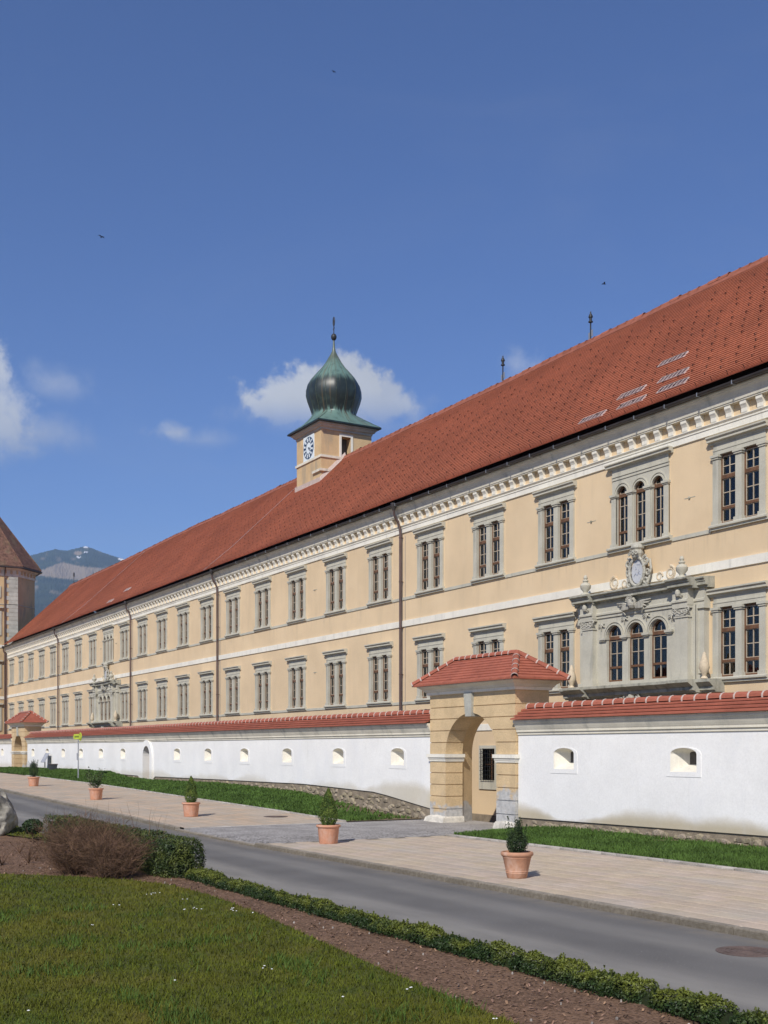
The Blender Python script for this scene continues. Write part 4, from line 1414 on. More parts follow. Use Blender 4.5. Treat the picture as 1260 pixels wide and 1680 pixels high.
MB().rings([octo(0, -.5), octo(0, 21.2)], cap0=False).build('wall', 'tower_ochre', ct)
MB().rings([octo(.02, 20.55), octo(.08, 20.57), octo(.08, 20.7), octo(.1, 20.75), octo(.1, 21.2), octo(.3, 21.3), octo(.42, 21.5), octo(.42, 21.58)]).build('cornice', 'cornice_render', ct)
bk = MB().box(0, .16, -.11, .11, 0, .34).mesh('bracket', 'tower_ochre')
for k in range(12):
    inst('bracket', bk, ct, (-123.92, 20.3 + k * .6, 20.82))
for k in range(5):
    o = inst('bracket', bk, ct, (-124.3 - k * .42, 27.42 + k * .42, 20.82))
    o.rotation_euler = (0, 0, R(45))
MB().rings([octo(.60, 21.52), octo(.62, 21.62), octo(.2, 22.3), octo(-.6, 23.45), octo(-5.7, 31.2)]).build('roof', 'old_tile', ct)
mb = MB()
for k in range(8):
    mb.tube([octo(.64, 21.62)[k], octo(.22, 22.32)[k], octo(-.58, 23.47)[k], octo(-5.7, 31.2)[k]], .055, 6)
mb.build('hip_tiles', 'old_tile', ct)
MB().rings([octo(.62, 21.40), octo(.72, 21.42), octo(.72, 21.52), octo(.62, 21.52)]).build('gutter', 'gutter_metal', ct)
MB().rings([octo(.02, 17.55), octo(.05, 17.56), octo(.05, 17.62), octo(.02, 17.63)]).build('string_course', 'grey_stone', ct)
MB().rings([octo(.02, 7.6), octo(.06, 7.61), octo(.06, 7.9), octo(.02, 7.91)]).build('belt', 'white_render', ct)
MB().rings([octo(.02, 13.0), octo(.06, 13.01), octo(.06, 13.3), octo(.02, 13.31)]).build('belt', 'white_render', ct)
for k in range(18):
    z0 = 12.9 + k * .43
    L = .95 if k % 2 else 1.25
    if z0 < 20.4:
        MB().box(-124, -123.95, 27 - L, 27.0, z0, z0 + .41).build('quoin', 'quoin_stone', ct)
for z0, z1, h in ((18.45, 19.2, .5), (14.5, 16.6, .55), (9.0, 11.0, .55), (4.5, 6.5, .55)):
    for yc in (24.55, 21.6):
        w = MB()
        w.box(-124, -123.93, yc - h - .22, yc - h, z0 - .2, z1 + .25).box(-124, -123.93, yc + h, yc + h + .22, z0 - .2, z1 + .25).box(-124, -123.93, yc - h, yc + h, z1, z1 + .25).box(-124, -123.9, yc - h - .02, yc + h + .02, z0 - .2, z0)
        if z1 - z0 > 1:
            w.box(-124, -123.75, yc - h - .35, yc + h + .35, z1 + .55, z1 + .7)
        w = w.build('window', 'grey_stone', ct)
        MB().box(-124, -123.985, yc - h, yc + h, z0, z1).build('pane', 'vent_glass', w)
        MB().box(-123.99, -123.96, yc - .04, yc + .04, z0, z1).box(-123.99, -123.96, yc - h, yc + h, (z0 + z1) / 2 - .04, (z0 + z1) / 2 + .04).build('sash', 'sash_wood', w)
dp = MB().tube([(-123.4, 25.62, 21.4), (-123.75, 25.62, 20.9), (-123.85, 25.62, 20.5), (-123.85, 25.62, 13), (-123.85, 25.62, 0)], .06, 8).build('downpipe', 'pipe_metal', ct)

# ------------------------------------------------------------------ whitewashed boundary walls
WY = 20.3
STONES = []
for k in range(5):
    import bmesh
    bm = bmesh.new()
    bmesh.ops.create_icosphere(bm, subdivisions=1, radius=1)
    rr = random.Random(40 + k)
    for v in bm.verts:
        q_ = rr.uniform(.78, 1.15)
        v.co = Vector((max(-.9, min(.9, v.co.x * q_ * 1.15)), v.co.y * q_ * .55, max(-.85, min(.85, v.co.z * q_ * 1.1))))
    me = bpy.data.meshes.new('stone')
    bm.to_mesh(me)
    bm.free()
    me.materials.append(MAT['rubble'])
    STONES.append(me)

CT = MB()
CT.rings([[(x_, .125 * k_ * math.cos(t), -.05 + .12 * k_ * math.sin(t)) for t in np.linspace(math.pi * 1.05, -.05 * math.pi, 7)] for x_, k_ in ((-.165, 1.0), (.20, .90))], closed=False, cap0=False, cap1=False)
CT.cur = 1
CT.rings([[(x_, .125 * k_ * math.cos(t), -.05 + .12 * k_ * math.sin(t)) for t in np.linspace(math.pi * 1.12, -.12 * math.pi, 7)] for x_, k_ in ((-.205, 1.03), (-.195, 1.09), (-.16, 1.07), (-.15, 1.0))], closed=False, cap0=False, cap1=False)
CTM = CT.mesh('ridge_tile', 'coping_tile', 'mortar')


def niche_shape(c, z, w=.88, h=.44, rise=.15, n=10):
    r = w / 2
    return [(c - r, z), (c + r, z)] + [(c + r * math.cos(math.pi * i / n), z + h + rise * math.sin(math.pi * i / n)) for i in range(n + 1)]


def boundary_wall(x0, x1, niches, label, door=None, nstone=0, tiles=True):
    bw = tag(empty('boundary_wall', ((x0 + x1) / 2, WY, float(g((x0 + x1) / 2)))), label, 'wall')
    hs_ = [niche_shape(c, 1.84) for c in niches]
    if door:
        hs_.append(arch(door, 1.15, .58, 2.0))
    xs = list(np.arange(x0, x1, 1.0)) + [x1]
    body = MB()
    plate(body, [(x, float(wb(x)) if not (door and abs(x - door) < 1.2) else .55) for x in xs] + [(x1, 2.86), (x0, 2.86)], hs_, WY, WY + .05, sides=True, reveal=False)
    body.build('render', 'whitewash', bw)
    core = MB()
    hs2 = [niche_shape(c, 1.83, .9, .45, .16) for c in niches] + ([arch(door, 1.17, .4, 2.0)] if door else [])
    plate(core, rect(x0, x1, -.8, 2.9), hs2, WY + .045, WY + .5, sides=True, reveal=False)
    core.add([(x0, WY + .56, -.8), (x1, WY + .56, -.8), (x1, WY + .56, 3.3), (x0, WY + .56, 3.3)], [(0, 3, 2, 1)])
    core.build('core', 'rubble_mortar', bw)
    MB().sweepx([(WY + .5, 2.80), (WY, 2.80), (WY - .035, 2.82), (WY - .035, 2.88), (WY - .075, 2.90), (WY - .075, 2.955), (WY - .09, 2.98), (WY - .12, 3.04), (WY - .16, 3.13), (WY - .20, 3.18), (WY - .20, 3.25), (WY + .5, 3.25)], x0, x1).build('cornice', 'cornice_render', bw)
    y0, z0, y1, z1 = WY - .27, 3.245, WY + .26, 3.60
    nco = 4
    for k in range(nco):
        a, b_ = k / nco, (k + 1) / nco
        ya, za, yb_, zb_ = y0 + (y1 - y0) * a, z0 + (z1 - z0) * a, y0 + (y1 - y0) * b_, z0 + (z1 - z0) * b_
        MB().sweepx([(ya - .03, za + .012), (ya - .03, za + .052), (yb_ + .02, zb_ + .006), (yb_ + .02, zb_ - .01)], x0, x1).build('tile_course', 'coping_tile', bw)
    MB().sweepx([(y1, z1), (y1, z1 + .04), (WY + .82, 3.27), (WY + .82, 3.235)], x0, x1).build('tile_course', 'coping_tile', bw)
    x = x1 - .25
    if tiles:
        while x > x0 + .1:
            inst('ridge_tile', CTM, bw, (x, y1 + .01, z1 + .075 + rnd.uniform(-.006, .006)))
            x -= .42
    for c in niches:
        fr = MB()
        plate(fr, niche_shape(c, 1.72, 1.16, .56, .17), [niche_shape(c, 1.84)], WY - .012, WY + .02)
        fr = fr.build('embrasure', 'whitewash', bw)
        n = 12
        A = niche_shape(c, 1.84)
        B = niche_shape(c - .06, 2.02, .26, .27, .05)
        nn = MB()
        nn.rings([[(x, WY - .01, z) for x, z in A], [(x, WY + .40, z) for x, z in B]], cap0=False, cap1=False)
        nn.build('splay', 'white_render', fr)
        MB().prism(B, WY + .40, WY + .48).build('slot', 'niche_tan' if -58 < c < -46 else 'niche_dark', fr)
    if door:
        dr = MB()
        plate(dr, arch(door, 1.85, .45, 2.0, .9), [arch(door, 1.15, .44, 2.0)], WY - .10, WY + .06, reveal=False)
        n = 13
        A = arch(door, 1.15, .44, 2.0)
        dr.rings([[(x, WY - .1, z) for x, z in A], [(x, WY + .42, z) for x, z in A]], cap0=False, cap1=False)
        dr = dr.build('doorway', 'whitewash', bw)
        dd = MB()
        for k in range(6):
            xx = door - .57 + k * .19
            dd.box(xx + .004, xx + .186, WY + .40, WY + .44, .44, 2.62)
        dd.build('door', 'door_wood', dr)
    # rubble footing
    for k in range(nstone):
        for _ in range(20):
            x = rnd.uniform(x0 + .1, x0 + (x1 - x0)) if x0 < -40 else rnd.uniform(x0 + .1, min(x1, -11))
            if x0 < -40 and rnd.random() < .55:
                x = rnd.uniform(-52, x1)
            lo, hi = float(max(gw(x), g(x))) - .05, float(wb(x)) - .05
            if hi - lo > .12 and not (door and abs(x - door) < 1.0):
                break
        s = rnd.uniform(.09, .19)
        z = rnd.uniform(lo, hi - s * .45)
        o = inst('stone', STONES[k % 5], bw, (x, WY + .045, z))
        o.scale = (s * rnd.uniform(.8, 1.3), s * .7, s * rnd.uniform(.42, .7))
        o.rotation_euler = (0, rnd.uniform(-.25, .25), 0)
    return bw


boundary_wall(-27.25, 12, [-25.14, -20.55, -15.9, -11.3, -6.7], 'whitewashed wall with tiled coping and two gun slits right of the near gateway', nstone=190)
boundary_wall(-89.95, -31.95, [-34.22, -38.64, -43.2, -47.7, -52.15, -56.5, -65.7, -70.2, -74.75, -79.25, -83.7, -88.1], 'long whitewashed wall with tiled coping between the two gateways', door=-61.2, nstone=290)
boundary_wall(-150, -94.9, [-99, -103.5, -108, -112.5], 'short stretch of whitewashed wall left of the distant gateway', tiles=False)

# ------------------------------------------------------------------ gateways
GX0, GX1, GY0, GY1 = -31.95, -27.27, 20.2, 21.44
GC, GR, GS = -29.62, 1.40, 2.24          # opening centre, radius, springing
gate = tag(empty('gateway', (GC, GY0, -.1)), 'ochre rusticated round-arched gateway with hipped tile roof in front of ornate window', 'gateway')
LJ = [-.4, .06, .46, .87, 1.25, 1.63, 2.0]
UJ = [2.23, 2.61, 2.99, 3.37, 3.74, 4.16]


def xin(z):
    if z <= GS:
        return GR
    if z >= GS + GR * .93:
        return 0.0
    return math.sqrt(max(0, GR * GR - ((z - GS) / .9) ** 2)) if False else GR * math.sqrt(max(0, 1 - ((z - GS) / (GR * .92)) ** 2))


for side in (-1, 1):
    outer = GX0 if side < 0 else GX1
    for js, arched in ((LJ, False), (UJ, True)):
        for z0, z1 in zip(js[:-1], js[1:]):
            a, b_ = z0 + .014, z1 - .014
            bp_ = [(GC + side * xin(z), z) for z in np.linspace(a, b_, 9 if arched else 2)]
            if arched:
                bp_ = [(x if abs(x - GC) > .17 else GC + side * .17, z) for x, z in bp_]
            poly = [(outer, a)] + bp_ + [(outer, b_)]
            if side > 0:
                poly = poly[::-1]
            mb = MB().prism(poly, GY0, GY0 + .66)
            mb.build('block', 'gate_plaster', gate)
    # set-back core behind the joints, splayed rear reveal
    zs_ = [-.5, 0, 1, 2] + list(np.linspace(2.24, 3.52, 10)) + [3.55, 4.2]
    fr_ = [(GC + side * max(xin(z) + .025, .02), z) for z in zs_]
    rr_ = [(GC + side * max(xin(z) + (.30 if z < 3.5 else .02), .02), z) for z in zs_]
    n = len(zs_)
    ox = outer - side * .02
    mb = MB()
    V_ = [(x, GY0 + .03, z) for x, z in fr_] + [(x, GY0 + .64, z) for x, z in fr_] + [(x, GY1, z) for x, z in rr_] + [(ox, GY0 + .03, z) for z in zs_] + [(ox, GY1, z) for z in zs_]
    F_ = []
    for i in range(n - 1):
        F_ += [(i, i + 1, n + i + 1, n + i), (n + i, n + i + 1, 2 * n + i + 1, 2 * n + i), (3 * n + i, 3 * n + i + 1, i + 1, i), (2 * n + i, 2 * n + i + 1, 4 * n + i + 1, 4 * n + i), (4 * n + i, 4 * n + i + 1, 3 * n + i + 1, 3 * n + i)]
    mb.add(V_, F_)
    mb.build('core', 'gate_mortar' if False else 'gate_plaster', gate)
    # rear half blocks on the outer flank
    for z0, z1 in zip((LJ + UJ[1:])[:-1], (LJ + UJ[1:])[1:]):
        xa, xb = (outer, outer - side * .3)
        MB().box(min(xa, xb), max(xa, xb), GY0 + .66, GY1 + .012, z0 + .014, z1 - .014).build('block', 'gate_plaster', gate)
    # impost and plinth
    xi = GC + side * GR
    x0_, x1_ = min(outer, xi), max(outer, xi)
    im = MB()
    for o_, za, zb_ in ((.03, 2.0, 2.06), (.05, 2.06, 2.13), (.09, 2.13, 2.24)):
        im.box(x0_ - o_, x1_ + o_, GY0 - o_, GY0 + .70, za, zb_)
    im.build('impost', 'white_render', gate)
    ba = MB()
    r_ = random.Random(5 + side)
    w0 = .20 if side < 0 else .08
    rings_ = []
    for z, o_ in ((-.45, .30), (-.10, .26), (.03, .16), (.16, .10), (.22, .01)):
        o2 = o_ * (w0 / .2) + .02
        rings_.append([(x0_ - o2 + r_.uniform(-.03, .03), GY0 - o2 * .9, z), ((x0_ + x1_) / 2, GY0 - o2 + r_.uniform(-.03, .02), z + .04 * (z > 0)), (x1_ + o2 * .4, GY0 - o2 * .9 + r_.uniform(-.02, .02), z), (x1_ + o2 * .35, GY0 + .7, z), (x0_ - o2, GY0 + .7, z)])
    ba.rings(rings_).build('pier_foot', 'pier_base', gate)
MB().rings([[(GC - .17, GY0 - .07, 3.42), (GC + .17, GY0 - .07, 3.42), (GC + .17, GY0 + .4, 3.42), (GC - .17, GY0 + .4, 3.42)], [(GC - .22, GY0 - .10, 4.16), (GC + .22, GY0 - .10, 4.16), (GC + .22, GY0 + .4, 4.16), (GC - .22, GY0 + .4, 4.16)]]).build('keystone', 'quoin_stone', gate)


def grect(o, z):
    return [(GX0 - o, GY0 - o, z), (GX1 + o, GY0 - o, z), (GX1 + o, GY1 + o, z), (GX0 - o, GY1 + o, z)]


MB().rings([grect(.0, 4.15), grect(.07, 4.16), grect(.09, 4.24), grect(.12, 4.25)], cap0=True).build('cornice', 'white_render', gate)
MB().rings([grect(.11, 4.25), grect(.13, 4.27), grect(.17, 4.33), grect(.28, 4.40), grect(.31, 4.42), grect(.31, 4.47), grect(.2, 4.50)]).build('cornice', 'cornice_render', gate)


def hip(t, dz=0.0, grow=0.0):
    e = .50 + grow
    x0_, x1_, y0_, y1_ = GX0 - e, GX1 + e, GY0 - .40 - grow, GY1 + .40 + grow
    yc = (y0_ + y1_) / 2
    rx0, rx1 = GC - 1.72, GC + 1.62
    z = 4.46 + (5.28 - 4.46) * t + dz
    return [(x0_ + (rx0 - x0_) * t, y0_ + (yc - .02 - y0_) * t, z), (x1_ + (rx1 - x1_) * t, y0_ + (yc - .02 - y0_) * t, z), (x1_ + (rx1 - x1_) * t, y1_ + (yc + .02 - y1_) * t, z), (x0_ + (rx0 - x0_) * t, y1_ + (yc + .02 - y1_) * t, z)]


rs = [hip(0, -.01)]
for k in range(9):
    rs += [hip(k / 9, .05), hip((k + 1) / 9 + .01, .025)]
groof = MB().rings(rs).build('roof', 'coping_tile', gate)
# hip and ridge tiles bedded in pale mortar
for a, b_ in ((hip(0, .06)[0], hip(1, .06)[0]), (hip(0, .06)[1], hip(1, .06)[1]), (hip(0, .06)[2], hip(1, .06)[2]), (hip(0, .06)[3], hip(1, .06)[3]), (hip(1, .06)[0], hip(1, .06)[1])):
    A_, B_ = Vector(a), Vector(b_)
    d_ = B_ - A_
    n = max(3, int(d_.length / .33))
    q_ = d_.to_track_quat('X', 'Z')
    for k in range(n):
        p = A_ + d_ * ((k + .5) / n)
        o = inst('hip_tile', CTM, groof, tuple(p + Vector((0, 0, .02))))
        o.rotation_euler = q_.to_euler()
        o.scale = (d_.length / n / .40, .82, .82)


def clone(o, parent, off):
    c = o.copy()
    COL.objects.link(c)
    if parent is not None:
        c.parent = parent
    else:
        c.location = o.location + Vector(off)
    for ch in [q for q in bpy.data.objects if q.parent == o]:
        clone(ch, c, off)
    return c


g2 = clone(gate, None, (-63.1, 0, 0))
tag(g2, 'distant round-arched gateway with hipped tile roof at the far left end of the wall', 'gateway')
MB().box(-94.3, -91.1, 20.86, 20.9, .3, 3.6).build('gate_leaf', 'niche_tan', g2, (0, 0, 0)) if False else None


# ------------------------------------------------------------------ small things in the street
def dist_ok(x, y, lim):
    z = -.866 * x + .5 * y
    t = (.5 * x + .866 * y) / np.maximum(z, .1)
    return (z > 3) & (np.abs(t) < lim)


def blades(name, mat, poly, zf, n, h0, h1, xr, yr, power=1.6, wid=.0045, dens=None):
    """grass blades as single bent triangles, thicker on the ground near the camera"""
    X = rng.uniform(*xr, n * 6)
    Y = rng.uniform(*yr, n * 6)
    z = np.hypot(X, Y)
    keep = inside(poly, X, Y) & (rng.random(len(X)) < np.clip((9.0 / z) ** power, .02, 1))
    if dens is not None:
        keep &= rng.random(len(X)) < dens(X, Y)
    X, Y = X[keep][:n], Y[keep][:n]
    k = len(X)
    a = rng.uniform(0, 2 * math.pi, k)
    hh = rng.uniform(h0, h1, k) * (.75 + .5 * rng.random(k))
    w = wid * (1 + np.hypot(X, Y) / 14)
    le = rng.uniform(.15, .9, k) * hh
    la = rng.uniform(0, 2 * math.pi, k)
    Z = zf(X, Y)
    B0 = np.stack([X - w * np.cos(a), Y - w * np.sin(a), Z], 1)
    B1 = np.stack([X + w * np.cos(a), Y + w * np.sin(a), Z], 1)
    T = np.stack([X + le * np.cos(la), Y + le * np.sin(la), Z + hh], 1)
    V = np.stack([B0, B1, T], 1).reshape(-1, 3)
    F = np.arange(3 * k).reshape(-1, 3)
    return inst(name, np_mesh(name, V, F, mat), None, (0, 0, 0))


tag(blades('lawn_grass', 'grass_blade', LAWN, lambda x, y: g(x) + .035, 260000, .030, .065, (-25.5, -2.5), (-4, 7.0)), 'short olive green lawn grass in the foreground', 'grass', kind='stuff')
tag(blades('lawn_grass', 'grass_blade', LAWN2, lambda x, y: g(x) + .035, 16000, .04, .08, (-50, -29), (-2, 7.6), 1.0, .008), 'green lawn grass beyond the boulder', 'grass', kind='stuff')


def tuftdens(x, y):
    v = np.array([mnoise.noise((a * 1.1, b_ * 1.6, 6.0)) + .5 * mnoise.noise((a * 4.0, b_ * 4.0, 2.0)) for a, b_ in zip(x, y)])
    return np.clip((v - .22) * 4, 0, 1)


tag(blades('lawn_tufts', 'tuft_blade', LAWN, lambda x, y: g(x) + .035, 15000, .06, .12, (-17, -2.5), (0, 6.2), 1.6, .004, tuftdens), 'longer fresh green grass tufts in the lawn', 'grass', kind='stuff')
bank_l = [(-150, 17.58), (-32.85, 17.58), (-32.85, 20.28), (-150, 20.28)]
bank_r = [(-26.6, 17.58), (20, 17.58), (20, 20.25), (-26.6, 20.25)]


def ndens(x, y):
    v = np.array([mnoise.noise((a * .7, b_ * 1.4, 2.0)) for a, b_ in zip(x, y)])
    return np.clip(1.15 - .9 * np.clip((v - .25) * 3, 0, 1) - .85 * np.clip((y - 19.75 + .5 * v) / .3, 0, 1), .05, 1)


def ndens_l(x, y):
    v = np.array([mnoise.noise((a * .7, b_ * 1.4, 2.0)) for a, b_ in zip(x, y)])
    bare = np.clip((x + 39.5) / 2.0, 0, 1) * np.clip((y - 18.7 + .4 * v) / .4, 0, 1)
    return np.clip(1.1 - 1.0 * bare - .6 * np.clip((y - 20.0 + .3 * v) / .2, 0, 1), .04, 1)


tag(blades('bank_grass', 'bank_blade', bank_r, zbank, 62000, .05, .11, (-26.6, -8), (17.55, 20.3), .3, .007, ndens), 'bright green grass strip along the wall right of the gateway', 'grass', kind='stuff')
tag(blades('bank_grass', 'bank_blade', bank_l, zbank, 90000, .06, .13, (-95, -32.8), (17.55, 20.3), .6, .010, ndens_l), 'bright green grass bank along the long wall left of the gateway', 'grass', kind='stuff')

# bark chips and pebbles on the bed
k = 9000
X = rng.uniform(-30, -4, k * 3)
Y = rng.uniform(3.5, 7.6, k * 3)
ok = ~inside(LAWN, X, Y) & ~inside(LAWN2, X, Y)
X, Y = X[ok][:k], Y[ok][:k]
k = len(X)
a = rng.uniform(0, 6.28, k)
L = rng.uniform(.008, .024, k)
wd = L * rng.uniform(.3, .6, k)
tilt = rng.uniform(-.6, .6, k)
Z = zbed(X, Y) + .012
c, s = np.cos(a), np.sin(a)
P = []
for sx, sy in ((-1, -1), (1, -1), (1, 1), (-1, 1)):
    P.append(np.stack([X + sx * L * c - sy * wd * s, Y + sx * L * s + sy * wd * c, Z + sx * L * tilt + .006], 1))
V = np.stack(P, 1).reshape(-1, 3)
tag(inst('bark_chips', np_mesh('bark_chips', V, np.arange(4 * k).reshape(-1, 4), 'bark_chip'), None, (0, 0, 0)), 'brown bark chips mulching the planting bed', 'mulch', kind='stuff')
mb = MB()
for _ in range(110):
    x, y = rnd.uniform(-24, -6), rnd.uniform(4.8, 7.4)
    if inside(LAWN, np.array([x]), np.array([y]))[0]:
        continue
    r = rnd.uniform(.007, .016)
    z = float(zbed(np.array([x]), np.array([y]))[0])
    mb.lathe(x, y, [(r * .6, z - .01), (r, z + .005), (r * .8, z + .02), (r * .3, z + .026)], 6, 1.3, 1)
tag(mb.build('pebbles', 'pebble'), 'small pale pebbles scattered on the bark bed', 'pebbles', kind='stuff')

# daisies in the lawn
def gp(px, py, h=0.0):
    z = 1880 * (2.4 - h) / (py - 1229)
    t = (px - 630) / 1880 * z
    return -.8660254 * z + .5 * t, .5 * z + .8660254 * t


mb = MB()
for px, py in ((245, 1470), (252, 1468), (258, 1467), (190, 1487), (196, 1488), (305, 1478), (307, 1495), (318, 1492), (328, 1494), (384, 1495), (389, 1497), (386, 1493), (441, 1588), (443, 1593), (431, 1592), (672, 1625), (669, 1628), (676, 1624), (52, 1661), (812, 1676), (817, 1674), (420, 1500), (150, 1520), (560, 1640), (292, 1610)):
    x, y = gp(px, py, .07)
    for _ in range(1 if py > 1580 else 2):
        xx, yy = x + rnd.uniform(-.05, .05), y + rnd.uniform(-.05, .05)
        z = .095
        r = rnd.uniform(.009, .015)
        mb.lathe(xx, yy, [(r * .5, z - .005), (r, z), (r * .5, z + .005)], 7)
tag(mb.build('daisies', 'daisy'), 'tiny white daisies dotted over the lawn', 'daisies', kind='stuff')


# foliage made of leaf-sized faces
def leaves(name, mat, P, Nrm, size, parent, asp=.55, jitter=.9, at=(0, 0, 0)):
    P = np.asarray(P)
    k = len(P)
    d = np.asarray(Nrm) + rng.normal(0, jitter, (k, 3))
    d /= np.linalg.norm(d, axis=1)[:, None] + 1e-9
    r = rng.normal(0, 1, (k, 3))
    u = np.cross(d, r)
    u /= np.linalg.norm(u, axis=1)[:, None] + 1e-9
    v = np.cross(d, u)
    sz = np.asarray(size) * rng.uniform(.65, 1.3, k)
    u *= sz[:, None]
    v *= (sz * asp)[:, None]
    V = np.stack([P - u, P + v, P + u, P - v], 1).reshape(-1, 3)
    return inst(name, np_mesh(name, V, np.arange(4 * k).reshape(-1, 4), mat), parent, at)


def hedge_surface(n, x0, x1, yc, hw, hfun, depth=.07):
    """points over the rounded-box skin of a clipped hedge running along X"""
    X = rng.uniform(x0, x1, n)
    hgt = hfun(X)
    t = rng.uniform(0, 1, n)
    per = 2 * hgt + 2 * hw
    s_ = t * per
    Y = np.where(s_ < hgt, -hw, np.where(s_ < hgt + 2 * hw, s_ - hgt - hw, hw))
    Z = np.where(s_ < hgt, s_, np.where(s_ < hgt + 2 * hw, hgt, per - s_))
    q_ = np.clip((Z - hgt * .6) / (hgt * .4), 0, 1)
    Y = Y * (1 - .25 * q_ ** 2)
    Nn = np.stack([np.zeros(n), np.where(s_ < hgt, -1, np.where(s_ < hgt + 2 * hw, 0, 1)), np.where((s_ >= hgt) & (s_ < hgt + 2 * hw), 1.0, .25)], 1)
    lump = np.array([mnoise.noise((x * 2.6, y * 3, z * 3)) * .09 + mnoise.noise((x * 7, y * 7, z * 7)) * .05 for x, y, z in zip(X, Y, Z)])
    ins = -rng.uniform(0, depth, n) + lump * .7
    P = np.stack([X, yc + Y, Z], 1) + Nn * ins[:, None]
    P[:, 2] = np.maximum(P[:, 2], .01) + g(P[:, 0])
    return P, Nn


# low box edging: individual plants set in a row
low = tag(empty('low_hedge', (-12, 7.5, 0)), 'low clipped box hedge edging the road in front of the bark bed', 'hedge')
x = -20.1
k = 0
while x < 4:
    L = rnd.uniform(.34, .60)
    gap = rnd.uniform(-.04, .06) if rnd.random() < .8 else .12
    hh = rnd.uniform(.15, .24)
    near_ = max(.35, min(1.0, 16 / math.hypot(x, 7.5)))
    n = int(3000 * L / .5 * near_)
    P = rng.normal(0, 1, (n, 3))
    P /= np.linalg.norm(P, axis=1)[:, None]
    P[:, 2] = np.abs(P[:, 2])
    Nn = P.copy()
    rad = np.power(rng.uniform(.5, 1.0, n), .3)
    ph = rnd.uniform(0, 100)
    lump = np.array([1 + .20 * mnoise.noise((p[0] * 2.2 + ph, p[1] * 2.2, p[2] * 2.2)) for p in P])
    sg = np.sign(P) * np.abs(P) ** .72
    P = sg * (rad * lump)[:, None] * np.array([L / 2 + .05, .19, hh])
    ns_ = int(20 * L / .5)
    Q_ = []
    for _ in range(ns_):
        a_, r_ = rnd.uniform(0, 6.28), rnd.random() ** .5
        bx_, by_ = (L / 2) * r_ * math.cos(a_), .16 * r_ * math.sin(a_)
        h1 = hh * math.sqrt(max(.15, 1 - r_ * r_ * .8))
        up_ = rnd.uniform(.02, .08)
        for _k in range(int(26 * near_)):
            t_ = rnd.random()
            Q_.append((bx_ * (1 + .15 * t_) + rnd.gauss(0, .016 * (1.1 - t_)), by_ + rnd.gauss(0, .016 * (1.1 - t_)), h1 * .9 + up_ * t_))
    P = np.concatenate([P, np.array(Q_)])
    Nn = np.concatenate([Nn, rng.normal(0, 1, (len(Q_), 3))])
    P += np.array([x + L / 2, 7.5 + rnd.uniform(-.025, .025), float(g(x)) + .02])
    leaves('bush', 'box_leaf', P, Nn, .014 + .004 * (1 - near_), low)
    x += L + gap
    k += 1
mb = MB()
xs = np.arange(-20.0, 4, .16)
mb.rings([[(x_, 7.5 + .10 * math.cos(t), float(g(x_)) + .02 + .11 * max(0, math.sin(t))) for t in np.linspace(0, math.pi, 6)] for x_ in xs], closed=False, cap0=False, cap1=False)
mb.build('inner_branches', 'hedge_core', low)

# taller hedge behind the bare shrub
tall = tag(empty('tall_hedge', (-24.8, 7.45, 0)), 'taller rounded box hedge behind the bare brown shrub', 'hedge')
hf = lambda X: .72 - .02 * np.clip((-X - 24) / 6, 0, 1) - .5 * np.clip((X + 20.75) / .5, 0, 1) ** 3
P, Nn = hedge_surface(24000, -29.6, -20.25, 7.42, .42, hf)
n = 3600
th = rng.uniform(-math.pi / 2, math.pi / 2, n)
zz = rng.uniform(0, 1, n)
P2 = np.stack([-20.5 + .34 * np.cos(th) * np.sqrt(np.maximum(0, 1 - (np.abs(zz - .45) / .62) ** 2.5)), 7.42 + .44 * np.sin(th) * np.sqrt(np.maximum(0, 1 - (np.abs(zz - .45) / .62) ** 3)), zz * .72], 1)
P2 += rng.normal(0, .025, P2.shape)
N2 = np.stack([np.cos(th), np.sin(th), .3 + 0 * th], 1)
leaves('foliage', 'hedge_leaf', np.concatenate([P, P2]), np.concatenate([Nn, N2]), .020, tall)
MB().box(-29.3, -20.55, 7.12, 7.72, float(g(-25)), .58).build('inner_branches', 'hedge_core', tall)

# bare brown shrub: arching twigs
shr = tag(empty('bare_shrub', (-21.5, 6.3, 0)), 'wide tangled bare brown shrub beside the tall hedge on the bark bed', 'shrub')
V, F = [], []


def twig(p0, d, L, w, seg=4, droop=.5):
    k0 = len(V)
    p = Vector(p0)
    d = Vector(d).normalized()
    sd = d.cross(Vector((rnd.uniform(-1, 1), rnd.uniform(-1, 1), rnd.uniform(-.3, .3)))).normalized()
    pts = []
    for i in range(seg + 1):
        ww = w * (1 - .8 * i / seg)
        V.append(tuple(p - sd * ww))
        V.append(tuple(p + sd * ww))
        pts.append((p.copy(), d.copy()))
        p = p + d * L / seg
        d = (d + Vector((rnd.uniform(-.22, .22), rnd.uniform(-.22, .22), rnd.uniform(-.2, .15) - droop * .18))).normalized()
    for i in range(seg):
        F.append((k0 + 2 * i, k0 + 2 * i + 1, k0 + 2 * i + 3, k0 + 2 * i + 2))
    return pts


